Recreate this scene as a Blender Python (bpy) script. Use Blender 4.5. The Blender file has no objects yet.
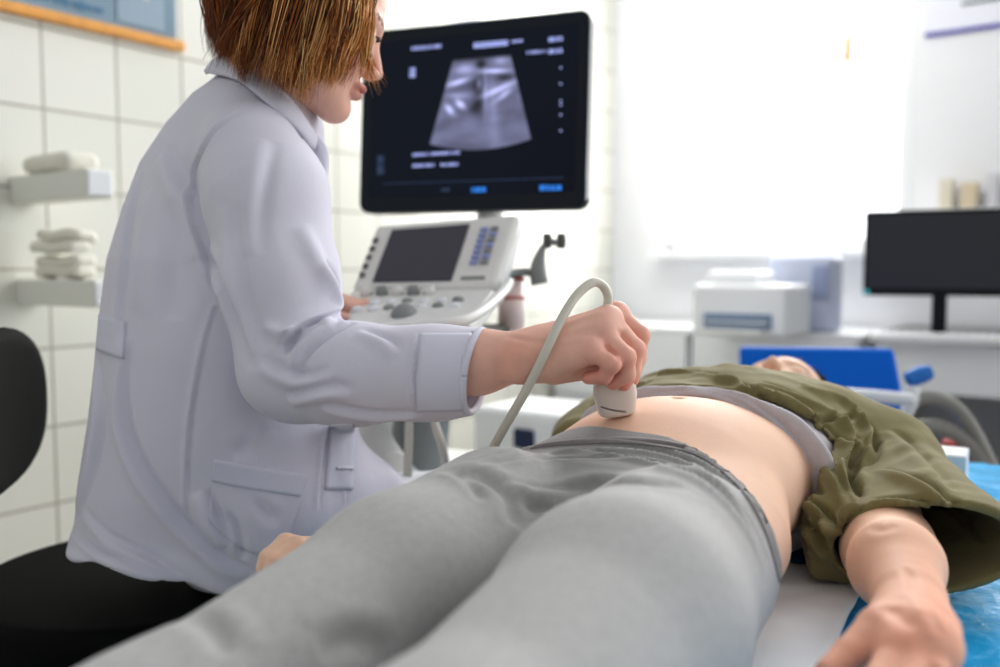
import bpy, bmesh, math, random, time
import numpy as np
from mathutils import Vector, Matrix
from mathutils.bvhtree import BVHTree
random.seed(4); RNG = np.random.default_rng(4)
T0 = time.time()
COL = bpy.context.scene.collection
F = 900.0; PITCH = math.radians(4.0)
CAM = np.array([0., 0., .97])
cp_, sp_ = math.cos(PITCH), math.sin(PITCH)
AX = np.array([1., 0, 0]); AF = np.array([0, cp_, -sp_]); AU = np.array([0, sp_, cp_])

def P(px, py, d):
    """a point of the room seen at (px,py) at distance d along the view axis"""
    return CAM + AX*((px-500)/F*d) + AF*d + AU*(-(py-333.5)/F*d)
def PZ(px, py, z):
    r = P(px, py, 1.0) - CAM
    return CAM + r*((z-CAM[2])/r[2])
V = lambda *a: np.array(a, float)
def nrm(v): v = np.asarray(v, float); return v/np.linalg.norm(v)

# ------------------------------------------------------------------ objects
def tag(o, label=None, cat=None, group=None, kind=None):
    if label: o['label'] = label
    if cat: o['category'] = cat
    if group: o['group'] = group
    if kind: o['kind'] = kind
    return o
def empty(name, loc, label=None, cat=None, group=None, rz=0):
    o = bpy.data.objects.new(name, None); COL.objects.link(o)
    o.location = loc; o.rotation_euler = (0, 0, rz); o.empty_display_size = .1
    return tag(o, label, cat, group)
def link(name, me, mat=None, parent=None, smooth=True):
    o = bpy.data.objects.new(name, me); COL.objects.link(o)
    if mat is not None: me.materials.append(mat)
    if smooth and len(me.polygons): me.polygons.foreach_set('use_smooth', np.ones(len(me.polygons), bool))
    if parent is not None:
        o.parent = parent
        M = Matrix.Identity(4); q = parent
        while q is not None:
            M = q.matrix_basis @ M if q.parent is None else q.matrix_parent_inverse @ q.matrix_basis @ M
            q = q.parent
        o.matrix_parent_inverse = M.inverted()
    return o
def mesh_np(name, vs, fs, cols=None):
    me = bpy.data.meshes.new(name)
    vs = np.asarray(vs, np.float32)
    if isinstance(fs, np.ndarray):
        n = fs.shape[1]
        me.vertices.add(len(vs)); me.vertices.foreach_set('co', vs.ravel())
        me.loops.add(fs.size); me.loops.foreach_set('vertex_index', fs.ravel().astype(np.int32))
        me.polygons.add(len(fs)); me.polygons.foreach_set('loop_start', np.arange(0, fs.size, n, dtype=np.int32))
        me.polygons.foreach_set('loop_total', np.full(len(fs), n, np.int32))
        me.update(calc_edges=True); me.validate()
    else:
        me.from_pydata([tuple(map(float, v)) for v in vs], [], fs)
    if cols is not None:
        a = me.color_attributes.new('Col', 'FLOAT_COLOR', 'POINT')
        c = np.ones((len(vs), 4), np.float32); c[:, :3] = cols
        a.data.foreach_set('color', c.ravel())
    return me
def bm_obj(name, bm, mat=None, parent=None, smooth=False):
    me = bpy.data.meshes.new(name); bm.to_mesh(me); bm.free()
    o = link(name, me, mat, parent, smooth)
    return o
def add_box(bm, c, s, R=None, bevel=0.0, seg=2):
    """box centre c, full size s, rotation 3x3 R (columns = axes)"""
    r = bmesh.ops.create_cube(bm, size=1.0); vs = r['verts']
    for v in vs: v.co = Vector((v.co.x*s[0], v.co.y*s[1], v.co.z*s[2]))
    if bevel:
        es = list({e for v in vs for e in v.link_edges})
        g = bmesh.ops.bevel(bm, geom=es, offset=bevel, segments=seg, affect='EDGES', profile=.5)
        vs = list({v for v in g['verts']} | {v for v in vs if v.is_valid})
    M = Matrix([list(map(float, row)) for row in (np.eye(3) if R is None else R)])
    for v in vs: v.co = M @ v.co + Vector(tuple(map(float, c)))
    return vs
def add_cyl(bm, a, b, r, r2=None, n=24, cap=True):
    a = Vector(tuple(map(float, a))); b = Vector(tuple(map(float, b))); d = b-a
    M = Matrix.Translation((a+b)/2) @ d.to_track_quat('Z', 'Y').to_matrix().to_4x4()
    bmesh.ops.create_cone(bm, cap_ends=cap, segments=n, radius1=r, radius2=r if r2 is None else r2, depth=d.length, matrix=M)
def catmull(pts, n=8):
    pts = [np.asarray(p, float) for p in pts]; out = []
    for i in range(len(pts)-1):
        p0 = pts[max(i-1, 0)]; p1 = pts[i]; p2 = pts[i+1]; p3 = pts[min(i+2, len(pts)-1)]
        for k in range(n):
            t = k/n
            out.append(.5*((2*p1)+(-p0+p2)*t+(2*p0-5*p1+4*p2-p3)*t*t+(-p0+3*p1-3*p2+p3)*t**3))
    out.append(pts[-1]); return np.array(out)
def tube(pts, r, n=12, m=8, cap=True):
    """tube mesh arrays along a smooth line; r scalar or list per control point"""
    rr = np.atleast_1d(r).astype(float)
    if len(rr) == 1: rr = np.full(len(pts), rr[0])
    Q = catmull([np.append(p, q) for p, q in zip(pts, rr)], m); C = Q[:, :3]; R = Q[:, 3]
    Tn = np.gradient(C, axis=0); Tn /= np.linalg.norm(Tn, axis=1)[:, None]
    u = np.cross(Tn[0], [0, 0, 1.]);
    if np.linalg.norm(u) < .1: u = np.cross(Tn[0], [1., 0, 0])
    u = nrm(u); vs = []
    for i in range(len(C)):
        u = nrm(u-Tn[i]*np.dot(u, Tn[i])); w = np.cross(Tn[i], u)
        a = np.linspace(0, 2*math.pi, n, endpoint=False)
        vs.append(C[i]+R[i]*(np.cos(a)[:, None]*u+np.sin(a)[:, None]*w))
    k = len(C); vs = np.concatenate(vs); fs = []
    for i in range(k-1):
        for j in range(n):
            fs.append((i*n+j, i*n+(j+1) % n, (i+1)*n+(j+1) % n, (i+1)*n+j))
    if cap: fs.append(tuple(range(n-1, -1, -1))); fs.append(tuple((k-1)*n+j for j in range(n)))
    return vs, fs
def tube_obj(name, pts, r, mat, parent=None, n=12, m=8):
    vs, fs = tube(pts, r, n, m); return link(name, mesh_np(name, vs, fs), mat, parent)
def multi(parts):
    V_, F_ = [], []; o = 0
    for vs, fs in parts:
        V_.append(vs); F_ += [tuple(i+o for i in f) for f in fs]; o += len(vs)
    return np.concatenate(V_), F_

# ------------------------------------------------------------------ signed distance toolkit
def smin(a, b, k):
    h = np.clip(.5+.5*(b-a)/k, 0, 1); return b*(1-h)+a*h-k*h*(1-h)
def smax(a, b, k): return -smin(-a, -b, k)
def rc(p, a, b, r1, r2):
    a = np.asarray(a, float); b = np.asarray(b, float); ba = b-a
    h = np.clip((p-a)@ba/max(ba@ba, 1e-9), 0, 1)
    return np.linalg.norm(p-a-h[:, None]*ba, axis=1)-(r1+(r2-r1)*h)
def chain(p, pts, rs, k=.006):
    d = None
    for i in range(len(pts)-1):
        e = rc(p, pts[i], pts[i+1], rs[i], rs[i+1]); d = e if d is None else smin(d, e, k)
    return d
def ell(p, c, r, R=None):
    q = p-np.asarray(c, float)
    if R is not None: q = q@R
    r = np.asarray(r, float); k0 = np.linalg.norm(q/r, axis=1); k1 = np.linalg.norm(q/(r*r), axis=1)+1e-9
    return k0*(k0-1)/k1
def fcap(p, a, b, r1, r2, n, flat):
    """capsule squashed along direction n: the distance along n is divided by flat"""
    n = nrm(n); a = np.asarray(a, float); b = np.asarray(b, float)
    s = 1/flat-1
    q = p+((p-a)@n)[:, None]*n*s; bb = b+((b-a)@n)*n*s
    return rc(q, a, bb, r1, r2)*min(1, flat*1.15)
def slices(p, tab, axis_o, axis_d, l, n, expo=2.0, kr=.02):
    """a loft: along axis_d from axis_o, rows of (s, cl, cn, rl, rn) with l, n the two cross directions"""
    tab = np.array(tab, float); q = p-axis_o; s = q@axis_d
    cl, cn, rl, rn = [np.interp(s, tab[:, 0], tab[:, i]) for i in (1, 2, 3, 4)]
    x = q@l-cl; y = q@n-cn
    if expo == 2.0:
        k0 = np.sqrt((x/rl)**2+(y/rn)**2); k1 = np.sqrt((x/rl**2)**2+(y/rn**2)**2)+1e-9; d = k0*(k0-1)/k1
    else:
        k0 = (np.abs(x/rl)**expo+np.abs(y/rn)**expo)**(1/expo); d = (k0-1)*np.minimum(rl, rn)
    d = np.where(k0 < .05, -np.minimum(rl, rn), d)
    e = np.maximum(tab[0, 0]-s, s-tab[-1, 0])
    return smax(d, e, kr)
def surf(f, lo, hi, h, B=8):
    lo = np.asarray(lo, float); hi = np.asarray(hi, float)
    nb = np.maximum(1, np.ceil((hi-lo)/(h*B)).astype(int)); N = nb*B+1
    bc = np.stack(np.meshgrid(*[lo[i]+(np.arange(nb[i])+.5)*h*B for i in range(3)], indexing='ij'), -1).reshape(-1, 3)
    cd = np.concatenate([f(bc[i:i+200000]) for i in range(0, len(bc), 200000)]).reshape(nb)
    keep = np.abs(cd) < h*B*1.25
    G = np.repeat(np.repeat(np.repeat(cd, B, 0), B, 1), B, 2)
    G = np.pad(G, ((0, 1),)*3, mode='edge').astype(np.float32)
    K = np.zeros(N, bool); kk = np.repeat(np.repeat(np.repeat(keep, B, 0), B, 1), B, 2)
    for dx in (0, 1):
        for dy in (0, 1):
            for dz in (0, 1): K[dx:dx+N[0]-1, dy:dy+N[1]-1, dz:dz+N[2]-1] |= kk
    ii = np.argwhere(K)
    for i in range(0, len(ii), 300000):
        j = ii[i:i+300000]; G[j[:, 0], j[:, 1], j[:, 2]] = f(lo+j*h)
    S = G < 0
    c = np.zeros(tuple(N-1), np.int8)
    for dx in (0, 1):
        for dy in (0, 1):
            for dz in (0, 1): c += S[dx:dx+N[0]-1, dy:dy+N[1]-1, dz:dz+N[2]-1]
    cells = np.argwhere((c > 0) & (c < 8)); idx = np.full(tuple(N-1), -1, np.int64); idx[tuple(cells.T)] = np.arange(len(cells))
    acc = np.zeros((len(cells), 3)); cnt = np.zeros(len(cells))
    cor = [(0, 0, 0), (1, 0, 0), (0, 1, 0), (1, 1, 0), (0, 0, 1), (1, 0, 1), (0, 1, 1), (1, 1, 1)]
    for a in range(8):
        for b in range(a+1, 8):
            if sum(abs(x-y) for x, y in zip(cor[a], cor[b])) != 1: continue
            ca = cells+cor[a]; cb = cells+cor[b]
            ga = G[tuple(ca.T)]; gb = G[tuple(cb.T)]; m = (ga < 0) != (gb < 0)
            t = np.where(m, ga/np.where(m, ga-gb, 1), 0)[:, None]
            acc += np.where(m[:, None], np.array(cor[a])+t*(np.array(cor[b])-np.array(cor[a])), 0); cnt += m
    vs = lo+(cells+acc/cnt[:, None])*h
    fs = []
    for ax in range(3):
        o = [0, 1, 2]; o.remove(ax); u, w = o
        A = np.take(S, range(0, N[ax]-1), ax); Bq = np.take(S, range(1, N[ax]), ax)
        e = np.argwhere(A != Bq); ok = (e[:, u] > 0) & (e[:, w] > 0) & (e[:, u] < N[u]-1) & (e[:, w] < N[w]-1); e = e[ok]
        sg = A[tuple(e.T)]
        def g(du, dw):
            x = e.copy(); x[:, u] -= du; x[:, w] -= dw; return idx[tuple(x.T)]
        q = np.stack([g(1, 1), g(0, 1), g(0, 0), g(1, 0)], 1)
        if ax == 1: q = q[:, ::-1]
        q[~sg] = q[~sg][:, ::-1]; fs.append(q)
    fs = np.concatenate(fs); fs = fs[(fs >= 0).all(1)]
    return vs, fs
def join_np(a, b):
    return np.concatenate([a[0], b[0]]), np.concatenate([a[1], b[1]+len(a[0])])
def vnormals(vs, fs):
    n = np.cross(vs[fs[:, 2]]-vs[fs[:, 0]], vs[fs[:, 3]]-vs[fs[:, 1]]); N = np.zeros_like(vs)
    for i in range(4): np.add.at(N, fs[:, i], n)
    return N/(np.linalg.norm(N, axis=1)[:, None]+1e-12)
def bvh_of(vs, fs): return BVHTree.FromPolygons([Vector(v) for v in vs.tolist()], fs.tolist())
def cast(bvh, px, py):
    d = nrm(P(px, py, 1)-CAM); h = bvh.ray_cast(Vector(CAM), Vector(d))
    if h[0] is None:
        h2 = None
        return None
    return np.array(h[0]), np.array(h[1])
def pix(p):
    q = np.asarray(p)-CAM; d = q@AF; return 500+F*(q@AX)/d, 333.5-F*(q@AU)/d
def folds(vs, fs, specs, bvh=None, gain=1.0):
    """press creases into a surface. spec: (polyline [(px,py)..], width, amp, kind) kind 'v' groove, 'r' ridge, 's' step fold"""
    N = vnormals(vs, fs); bvh = bvh or bvh_of(vs, fs); D = np.zeros(len(vs))
    for spec in specs:
        pl, w, amp, kind = spec
        pts = []
        if len(pl[0]) == 2:
            dense = catmull([np.array(q, float) for q in pl], 6)
            for q in dense:
                h = cast(bvh, *q)
                if h is not None: pts.append(np.concatenate(h))
        if len(pts) < 3: continue
        pts = np.array(pts); C = pts[:, :3]; Cn = pts[:, 3:]
        lo = C.min(0)-4*w; hi = C.max(0)+4*w
        m = np.where(((vs > lo) & (vs < hi)).all(1))[0]
        if not len(m): continue
        q = vs[m]; best = np.full(len(m), 9.); tt = np.zeros(len(m)); sd = np.zeros(len(m)); cn = np.zeros((len(m), 3))
        for i in range(len(C)-1):
            ba = C[i+1]-C[i]; L = ba@ba
            if L < 1e-10 or L > .05**2: continue
            t = np.clip((q-C[i])@ba/L, 0, 1); r = q-C[i]-t[:, None]*ba; d = np.linalg.norm(r, axis=1); b = d < best
            best[b] = d[b]; tt[b] = (i+t[b])/(len(C)-1); sd[b] = np.sign(r[b]@np.cross(ba, Cn[i])); cn[b] = Cn[i]
        tap = np.clip(np.sin(np.pi*np.clip(tt, 0, 1)), 0, 1)**.6
        fac = np.clip((N[m]*cn).sum(1)*1.6, 0, 1)
        s = best*sd
        if kind == 'v': pr = -np.exp(-(best/w)**2)+.35*np.exp(-((best-1.6*w)/w)**2)
        elif kind == 'r': pr = np.exp(-(best/w)**2)
        else: pr = np.exp(-((s-.75*w)/w)**2)-np.exp(-((s+.45*w)/(.6*w))**2)
        D[m] += gain*amp*pr*tap*fac
    return vs+N*D[:, None]
def vnoise(p, sc, seed=0, oct=2):
    """cheap smooth noise built from rotated sines"""
    r = np.random.default_rng(seed); out = np.zeros(len(p)); a = 1
    for o in range(oct):
        for k in range(5):
            d = nrm(r.normal(size=3)); out += a*np.sin(p@d*sc*(1.0+.6*r.random())*2*math.pi+r.random()*6.3+1.5*np.sin(p@nrm(r.normal(size=3))*sc*3.1+r.random()*6))
        a *= .5; sc *= 2
    return out/7
def patch(bvh, quad, nu, nv, off=.0012, th=.0015):
    """a piece of cloth lying on a surface: quad of pixel corners (tl,tr,br,bl), or two edge polylines"""
    top, bot = quad
    tp = catmull([np.array(q, float) for q in top], 8); bt = catmull([np.array(q, float) for q in bot], 8)
    def samp(L, t):
        x = t*(len(L)-1); i = min(int(x), len(L)-2); return L[i]+(x-i)*(L[i+1]-L[i])
    Pt = np.zeros((nu+1, nv+1, 3)); Nn = np.zeros_like(Pt); last = None
    for i in range(nu+1):
        a = samp(tp, i/nu); b = samp(bt, i/nu)
        for j in range(nv+1):
            q = a+(b-a)*j/nv; h = cast(bvh, *q)
            if h is None: h = last
            if h is None: return None
            last = h; Pt[i, j] = h[0]; Nn[i, j] = h[1]
    for _ in range(2):
        Q = Nn.copy(); Q[1:-1] = (Nn[:-2]+Nn[2:]+Nn[1:-1])/3; Q[:, 1:-1] = (Q[:, :-2]+Q[:, 2:]+Q[:, 1:-1])/3; Nn = Q
    O = Pt+Nn*(off+th); I = Pt+Nn*(off-.002)
    vs = np.concatenate([O.reshape(-1, 3), I.reshape(-1, 3)]); n = (nu+1)*(nv+1); fs = []
    ix = lambda i, j: i*(nv+1)+j
    for i in range(nu):
        for j in range(nv):
            fs.append((ix(i, j), ix(i, j+1), ix(i+1, j+1), ix(i+1, j)))
    for i in range(nu):
        fs.append((ix(i, 0), ix(i+1, 0), n+ix(i+1, 0), n+ix(i, 0))); fs.append((ix(i+1, nv), ix(i, nv), n+ix(i, nv), n+ix(i+1, nv)))
    for j in range(nv):
        fs.append((ix(0, j+1), ix(0, j), n+ix(0, j), n+ix(0, j+1))); fs.append((ix(nu, j), ix(nu, j+1), n+ix(nu, j+1), n+ix(nu, j)))
    return vs, np.array(fs)

# ------------------------------------------------------------------ materials
def lin(c):
    return tuple((x/12.92 if x <= .04045 else ((x+.055)/1.055)**2.4) for x in [v/255 for v in c])
def mat(name, rgb, rough=.5, metal=0, bump=None, var=None, sss=0, sheen=0, coat=0, emit=None, attr=False, trans=0, spec=.5, weave=None, rough_var=None):
    m = bpy.data.materials.new(name); m.use_nodes = True; nt = m.node_tree; nd = nt.nodes; lk = nt.links
    b = nd['Principled BSDF']; c = lin(rgb)
    b.inputs['Base Color'].default_value = (*c, 1); b.inputs['Roughness'].default_value = rough; b.inputs['Metallic'].default_value = metal
    b.inputs['Specular IOR Level'].default_value = spec
    if sss:
        b.inputs['Subsurface Weight'].default_value = sss; b.inputs['Subsurface Radius'].default_value = (1, .35, .2); b.inputs['Subsurface Scale'].default_value = .012
    if sheen: b.inputs['Sheen Weight'].default_value = sheen; b.inputs['Sheen Roughness'].default_value = .5
    if coat: b.inputs['Coat Weight'].default_value = coat; b.inputs['Coat Roughness'].default_value = .1
    if trans: b.inputs['Transmission Weight'].default_value = trans
    if emit: b.inputs['Emission Color'].default_value = (*lin(emit[0]), 1); b.inputs['Emission Strength'].default_value = emit[1]
    tc = nd.new('ShaderNodeTexCoord'); src = None
    if attr:
        a = nd.new('ShaderNodeAttribute'); a.attribute_name = 'Col'; src = a.outputs['Color']
    if var:      # (scale, amount)
        n = nd.new('ShaderNodeTexNoise'); n.inputs['Scale'].default_value = var[0]; n.inputs['Detail'].default_value = 4
        lk.new(tc.outputs['Object'], n.inputs['Vector'])
        mr = nd.new('ShaderNodeMapRange'); mr.inputs[1].default_value = .3; mr.inputs[2].default_value = .7; mr.inputs[3].default_value = 1-var[1]; mr.inputs[4].default_value = 1+var[1]
        lk.new(n.outputs['Fac'], mr.inputs[0])
        mx = nd.new('ShaderNodeMix'); mx.data_type = 'RGBA'; mx.blend_type = 'MULTIPLY'; mx.inputs[0].default_value = 1
        if src is None: mx.inputs[6].default_value = (*c, 1)
        else: lk.new(src, mx.inputs[6])
        lk.new(mr.outputs[0], mx.inputs[7]); src = mx.outputs[2]
    if src is not None:
        lk.new(src, b.inputs['Base Color'])
        if emit and attr: lk.new(src, b.inputs['Emission Color'])
    if bump or weave:
        prev = None
        if bump:    # (scale, strength)
            n = nd.new('ShaderNodeTexNoise'); n.inputs['Scale'].default_value = bump[0]; n.inputs['Detail'].default_value = 5
            lk.new(tc.outputs['Object'], n.inputs['Vector'])
            bp = nd.new('ShaderNodeBump'); bp.inputs['Strength'].default_value = bump[1]; bp.inputs['Distance'].default_value = .01 if bump[0] < 40 else .002
            lk.new(n.outputs['Fac'], bp.inputs['Height']); prev = bp
        if weave:   # (scale, strength)
            w = nd.new('ShaderNodeTexVoronoi'); w.inputs['Scale'].default_value = weave[0]; lk.new(tc.outputs['Object'], w.inputs['Vector'])
            bq = nd.new('ShaderNodeBump'); bq.inputs['Strength'].default_value = weave[1]; bq.inputs['Distance'].default_value = .001
            lk.new(w.outputs['Distance'], bq.inputs['Height'])
            if prev: lk.new(prev.outputs[0], bq.inputs['Normal'])
            prev = bq
        lk.new(prev.outputs[0], b.inputs['Normal'])
    return m
M = {}
M['coat'] = mat('coat_cotton', (212, 210, 221), .8, sheen=.15, bump=(16, .22), weave=(1400, .08))
M['coat_trim'] = mat('coat_stitched_cotton', (212, 212, 224), .8, bump=(500, .08))
M['trouser'] = mat('white_trouser_cotton', (236, 238, 242), .85, bump=(300, .1))
M['skin_d'] = mat('skin_warm', (214, 150, 122), .52, attr=True, var=(38, .06), sss=.12, bump=(420, .12), spec=.3)
M['skin_p'] = mat('skin_light', (222, 170, 142), .62, attr=True, var=(14, .05), sss=.14, bump=(350, .1), spec=.22)
M['hair'] = mat('hair_strands', (150, 95, 50), .42, attr=True, spec=.3)
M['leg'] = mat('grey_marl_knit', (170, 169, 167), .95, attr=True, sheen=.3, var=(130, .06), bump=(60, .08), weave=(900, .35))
M['band'] = mat('dark_grey_marl_knit', (132, 128, 127), .95, sheen=.2, var=(130, .06), weave=(900, .4))
M['tee'] = mat('light_grey_rib_knit', (200, 194, 197), .95, sheen=.2, var=(60, .04), weave=(700, .5))
M['olive'] = mat('olive_cotton_twill', (130, 121, 80), .85, sheen=.12, var=(25, .09), bump=(60, .12), weave=(1100, .25))
M['black'] = mat('black_upholstery', (10, 11, 12), .6, spec=.06)
M['blackp'] = mat('black_plastic', (16, 18, 22), .4, spec=.25)
M['probe'] = mat('cream_plastic', (226, 216, 206), .35, sss=.05)
M['groove'] = mat('grey_groove', (150, 135, 128), .6)
M['cable'] = mat('cable_rubber', (206, 202, 190), .42)
M['whitep'] = mat('white_plastic', (232, 234, 236), .4)
M['greyp'] = mat('pale_grey_plastic', (226, 226, 222), .45)
M['midg'] = mat('mid_grey_plastic', (142, 146, 144), .5)
M['darkg'] = mat('dark_grey_plastic', (92, 92, 88), .5)
M['steel'] = mat('brushed_steel', (170, 172, 172), .35, metal=.8)
M['tube'] = mat('grey_tube', (150, 148, 142), .4, metal=.2)
M['blue'] = mat('blue_vinyl', (8, 118, 226), .5, bump=(20, .1), spec=.2)
M['sheet'] = mat('blue_plastic_film', (50, 180, 238), .26, bump=(26, .5), coat=.25, var=(9, .06))
M['paper'] = mat('white_paper_sheet', (242, 246, 250), .85, bump=(40, .15))
M['desk'] = mat('white_laminate', (222, 224, 226), .5)
M['deskg'] = mat('grey_laminate', (120, 122, 122), .6)
M['red'] = mat('red_plastic', (170, 40, 34), .5)
M['gauze'] = mat('folded_gauze', (232, 230, 218), .95, bump=(40, .4))
M['shelf'] = mat('shelf_white_metal', (228, 228, 220), .5)
M['wood'] = mat('pale_wood', (226, 164, 84), .55, var=(30, .1))
M['bed'] = mat('bed_vinyl', (30, 110, 190), .5)
M['glassd'] = mat('dark_screen_glass', (20, 24, 30), .22, emit=((24, 32, 44), .25), spec=.6)
M['floor'] = mat('floor_vinyl', (168, 166, 158), .5, var=(6, .05))
M['bezel'] = mat('monitor_shell', (22, 32, 42), .4, spec=.25)

def tile_mat():
    m = bpy.data.materials.new('glazed_wall_tile'); m.use_nodes = True; nt = m.node_tree; nd = nt.nodes; lk = nt.links
    b = nd['Principled BSDF']; b.inputs['Roughness'].default_value = .25
    uv = nd.new('ShaderNodeUVMap'); uv.uv_map = 'UVMap'
    br = nd.new('ShaderNodeTexBrick'); br.offset = 0; br.squash = 1
    br.inputs['Color1'].default_value = (*lin((230, 229, 220)), 1); br.inputs['Color2'].default_value = (*lin((225, 225, 215)), 1)
    br.inputs['Mortar'].default_value = (*lin((172, 168, 156)), 1)
    br.inputs['Scale'].default_value = 1; br.inputs['Mortar Size'].default_value = .0035; br.inputs['Mortar Smooth'].default_value = .2
    br.inputs['Brick Width'].default_value = .2; br.inputs['Row Height'].default_value = .2; br.inputs['Bias'].default_value = 0
    lk.new(uv.outputs[0], br.inputs['Vector']); lk.new(br.outputs['Color'], b.inputs['Base Color'])
    bp = nd.new('ShaderNodeBump'); bp.inputs['Strength'].default_value = .5; bp.inputs['Distance'].default_value = .003; bp.invert = True
    lk.new(br.outputs['Fac'], bp.inputs['Height']); lk.new(bp.outputs[0], b.inputs['Normal'])
    return m
M['tile'] = tile_mat()

# ------------------------------------------------------------------ room
wd = nrm(V(.585, .811, 0))            # along the left wall, away from the camera
wn = V(wd[1], -wd[0], 0)              # towards the room (right)
W0 = V(-1.14, 2.28, 0)                # a point of the left wall
CORNER = W0+wd*2.95
def wall_quad_mesh(name, rects, o, d, n, th=.12):
    """rects (u0,u1,z0,z1) of wall surface, thick to the back, uv in metres"""
    vs, fs, uvs = [], [], []
    for (u0, u1, z0, z1) in rects:
        b = len(vs)
        for (u, z, k) in [(u0, z0, 0), (u1, z0, 0), (u1, z1, 0), (u0, z1, 0), (u0, z0, 1), (u1, z0, 1), (u1, z1, 1), (u0, z1, 1)]:
            vs.append(o+d*u-n*th*k+V(0, 0, z))
        for f in [(0, 1, 2, 3), (7, 6, 5, 4), (0, 4, 5, 1), (1, 5, 6, 2), (2, 6, 7, 3), (3, 7, 4, 0)]:
            fs.append(tuple(b+i for i in f))
            for i in f:
                q = [(u0, z0), (u1, z0), (u1, z1), (u0, z1)][i % 4]; uvs.append((q[0], q[1]))
    me = mesh_np(name, vs, fs); ul = me.uv_layers.new(name='UVMap')
    for i, q in enumerate(uvs): ul.data[i].uv = q
    return me
ZT = 2.7
# put a horizontal joint at the heights seen in the photo (rows of 0.2)
def wall_obj(name, rects, o, d, n, zoff, uoff, m_=None):
    me = wall_quad_mesh(name, rects, o, d, n)
    for l in me.uv_layers[0].data: l.uv = (l.uv[0]+uoff, l.uv[1]+zoff)
    return tag(link(name, me, m_ or M['tile'], smooth=False), kind='structure')
wall_obj('wall_left', [(-3.2, 2.95, 0, ZT)], W0, wd, wn, .2-(.97+171/900*2.12) % .2, .0)
rd = wn                                # along the window wall, to the right
# window opening between u = .32 and 1.62
WU0, WU1, WZ0, WZ1 = .30, 1.42, 1.06, 2.5
wall_obj('wall_window', [(0, WU0, 0, ZT), (WU1, 3.6, 0, ZT), (WU0, WU1, 0, WZ0), (WU0, WU1, WZ1, ZT)], CORNER, rd, -wd, .08, .05, mat('white_wall_paint', (228, 229, 232), .7, var=(2, .02), bump=(30, .05)))
bm = bmesh.new(); add_box(bm, (0.3, 2.0, -.02), (9, 9, .04)); tag(bm_obj('floor', bm, M['floor']), kind='structure')
RW = np.stack([rd, wd, V(0, 0, 1)], 1)
def WP(u, depth_in, z): return CORNER+rd*u-wd*depth_in+V(0, 0, z)
win = empty('window_1', WP((WU0+WU1)/2, 0, WZ0)); tag(win, kind='structure')
bm = bmesh.new()
fw = .05
for (u0, u1, z0, z1) in [(WU0, WU0+fw, WZ0, WZ1), (WU1-fw, WU1, WZ0, WZ1), (WU0, WU1, WZ0, WZ0+fw), (WU0, WU1, WZ1-fw, WZ1), (1.12, 1.17, WZ0, WZ1)]:
    add_box(bm, WP((u0+u1)/2, -.03, (z0+z1)/2), (u1-u0, .06, z1-z0), RW, .004)
bm_obj('window_frame', bm, M['whitep'], win)
bm = bmesh.new(); add_box(bm, WP((WU0+WU1)/2, .03, WZ0-.015), (WU1-WU0+.1, .2, .03), RW, .005); bm_obj('window_sill', bm, M['whitep'], win)
mg = bpy.data.materials.new('window_glass'); mg.use_nodes = True; nt = mg.node_tree; nt.nodes.clear()
o_ = nt.nodes.new('ShaderNodeOutputMaterial'); gl = nt.nodes.new('ShaderNodeBsdfGlossy'); tr = nt.nodes.new('ShaderNodeBsdfTransparent'); mx = nt.nodes.new('ShaderNodeMixShader')
mx.inputs[0].default_value = .06; gl.inputs['Roughness'].default_value = .02
nt.links.new(tr.outputs[0], mx.inputs[1]); nt.links.new(gl.outputs[0], mx.inputs[2]); nt.links.new(mx.outputs[0], o_.inputs[0])
bm = bmesh.new(); add_box(bm, WP((WU0+1.12)/2, -.03, (WZ0+WZ1)/2), (1.12-WU0-.06, .006, WZ1-WZ0-.1), RW); bm_obj('pane', bm, mg, win)
bm = bmesh.new(); add_box(bm, WP((WU1+1.17)/2, -.03, (WZ0+WZ1)/2), (WU1-1.17-.06, .006, WZ1-WZ0-.1), RW); bm_obj('pane', bm, mg, win)
bm = bmesh.new(); add_box(bm, WP(1.145, .03, 1.86), (.022, .05, .09), RW, .006); add_box(bm, WP(1.145, .05, 1.82), (.02, .02, .13), RW, .006); bm_obj('window_handle', bm, M['steel'], win)

# ------------------------------------------------------------------ head builder (local: x forward, y left, z up; metres)
def head_sdf(q):
    y = q.copy(); y[:, 1] = np.abs(y[:, 1])
    d = ell(y, (-.012, 0, .038), (.098, .076, .088))
    d = smin(d, ell(y, (.030, 0, -.022), (.060, .054, .082)), .03)
    d = smin(d, rc(y, (-.005, .047, -.052), (.068, .008, -.092), .019, .017), .025)
    d = smin(d, ell(y, (.073, 0, -.095), (.018, .019, .016)), .016)
    d = smin(d, ell(y, (.055, .036, -.036), (.026, .02, .024)), .02)      # cheek
    d = smin(d, rc(y, (.083, 0, .022), (.072, .04, .022), .009, .008), .014)  # brow
    d = smax(d, -ell(y, (.098, .031, .002), (.018, .017, .012)), .012)     # socket
    d = smin(d, ell(y, (.071, .030, .0), (.0155, .0165, .0135)), .005)      # lids
    d = smin(d, rc(y, (.087, 0, .008), (.106, 0, -.028), .006, .0085), .01)
    d = smin(d, ell(y, (.098, .009, -.033), (.01, .0075, .0065)), .006)
    d = smin(d, ell(y, (.088, 0, -.056), (.014, .022, .006)), .005)
    d = smin(d, ell(y, (.086, 0, -.067), (.013, .019, .0065)), .004)
    d = smax(d, -ell(y, (.103, 0, -.0612), (.012, .026, .0012)), .002)
    d = smin(d, ell(y, (-.012, .074, -.012), (.017, .007, .028)), .006)
    d = smax(d, -ell(y, (-.008, .082, -.010), (.009, .004, .017)), .004)
    return d
def frame(fwd, up):
    f = nrm(fwd); u = nrm(np.asarray(up, float)-f*np.dot(up, f)); l = np.cross(u, f); return np.stack([f, l, u], 1)
def skin_cols(base, n): return np.tile(np.array(lin(base)), (n, 1))

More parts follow.
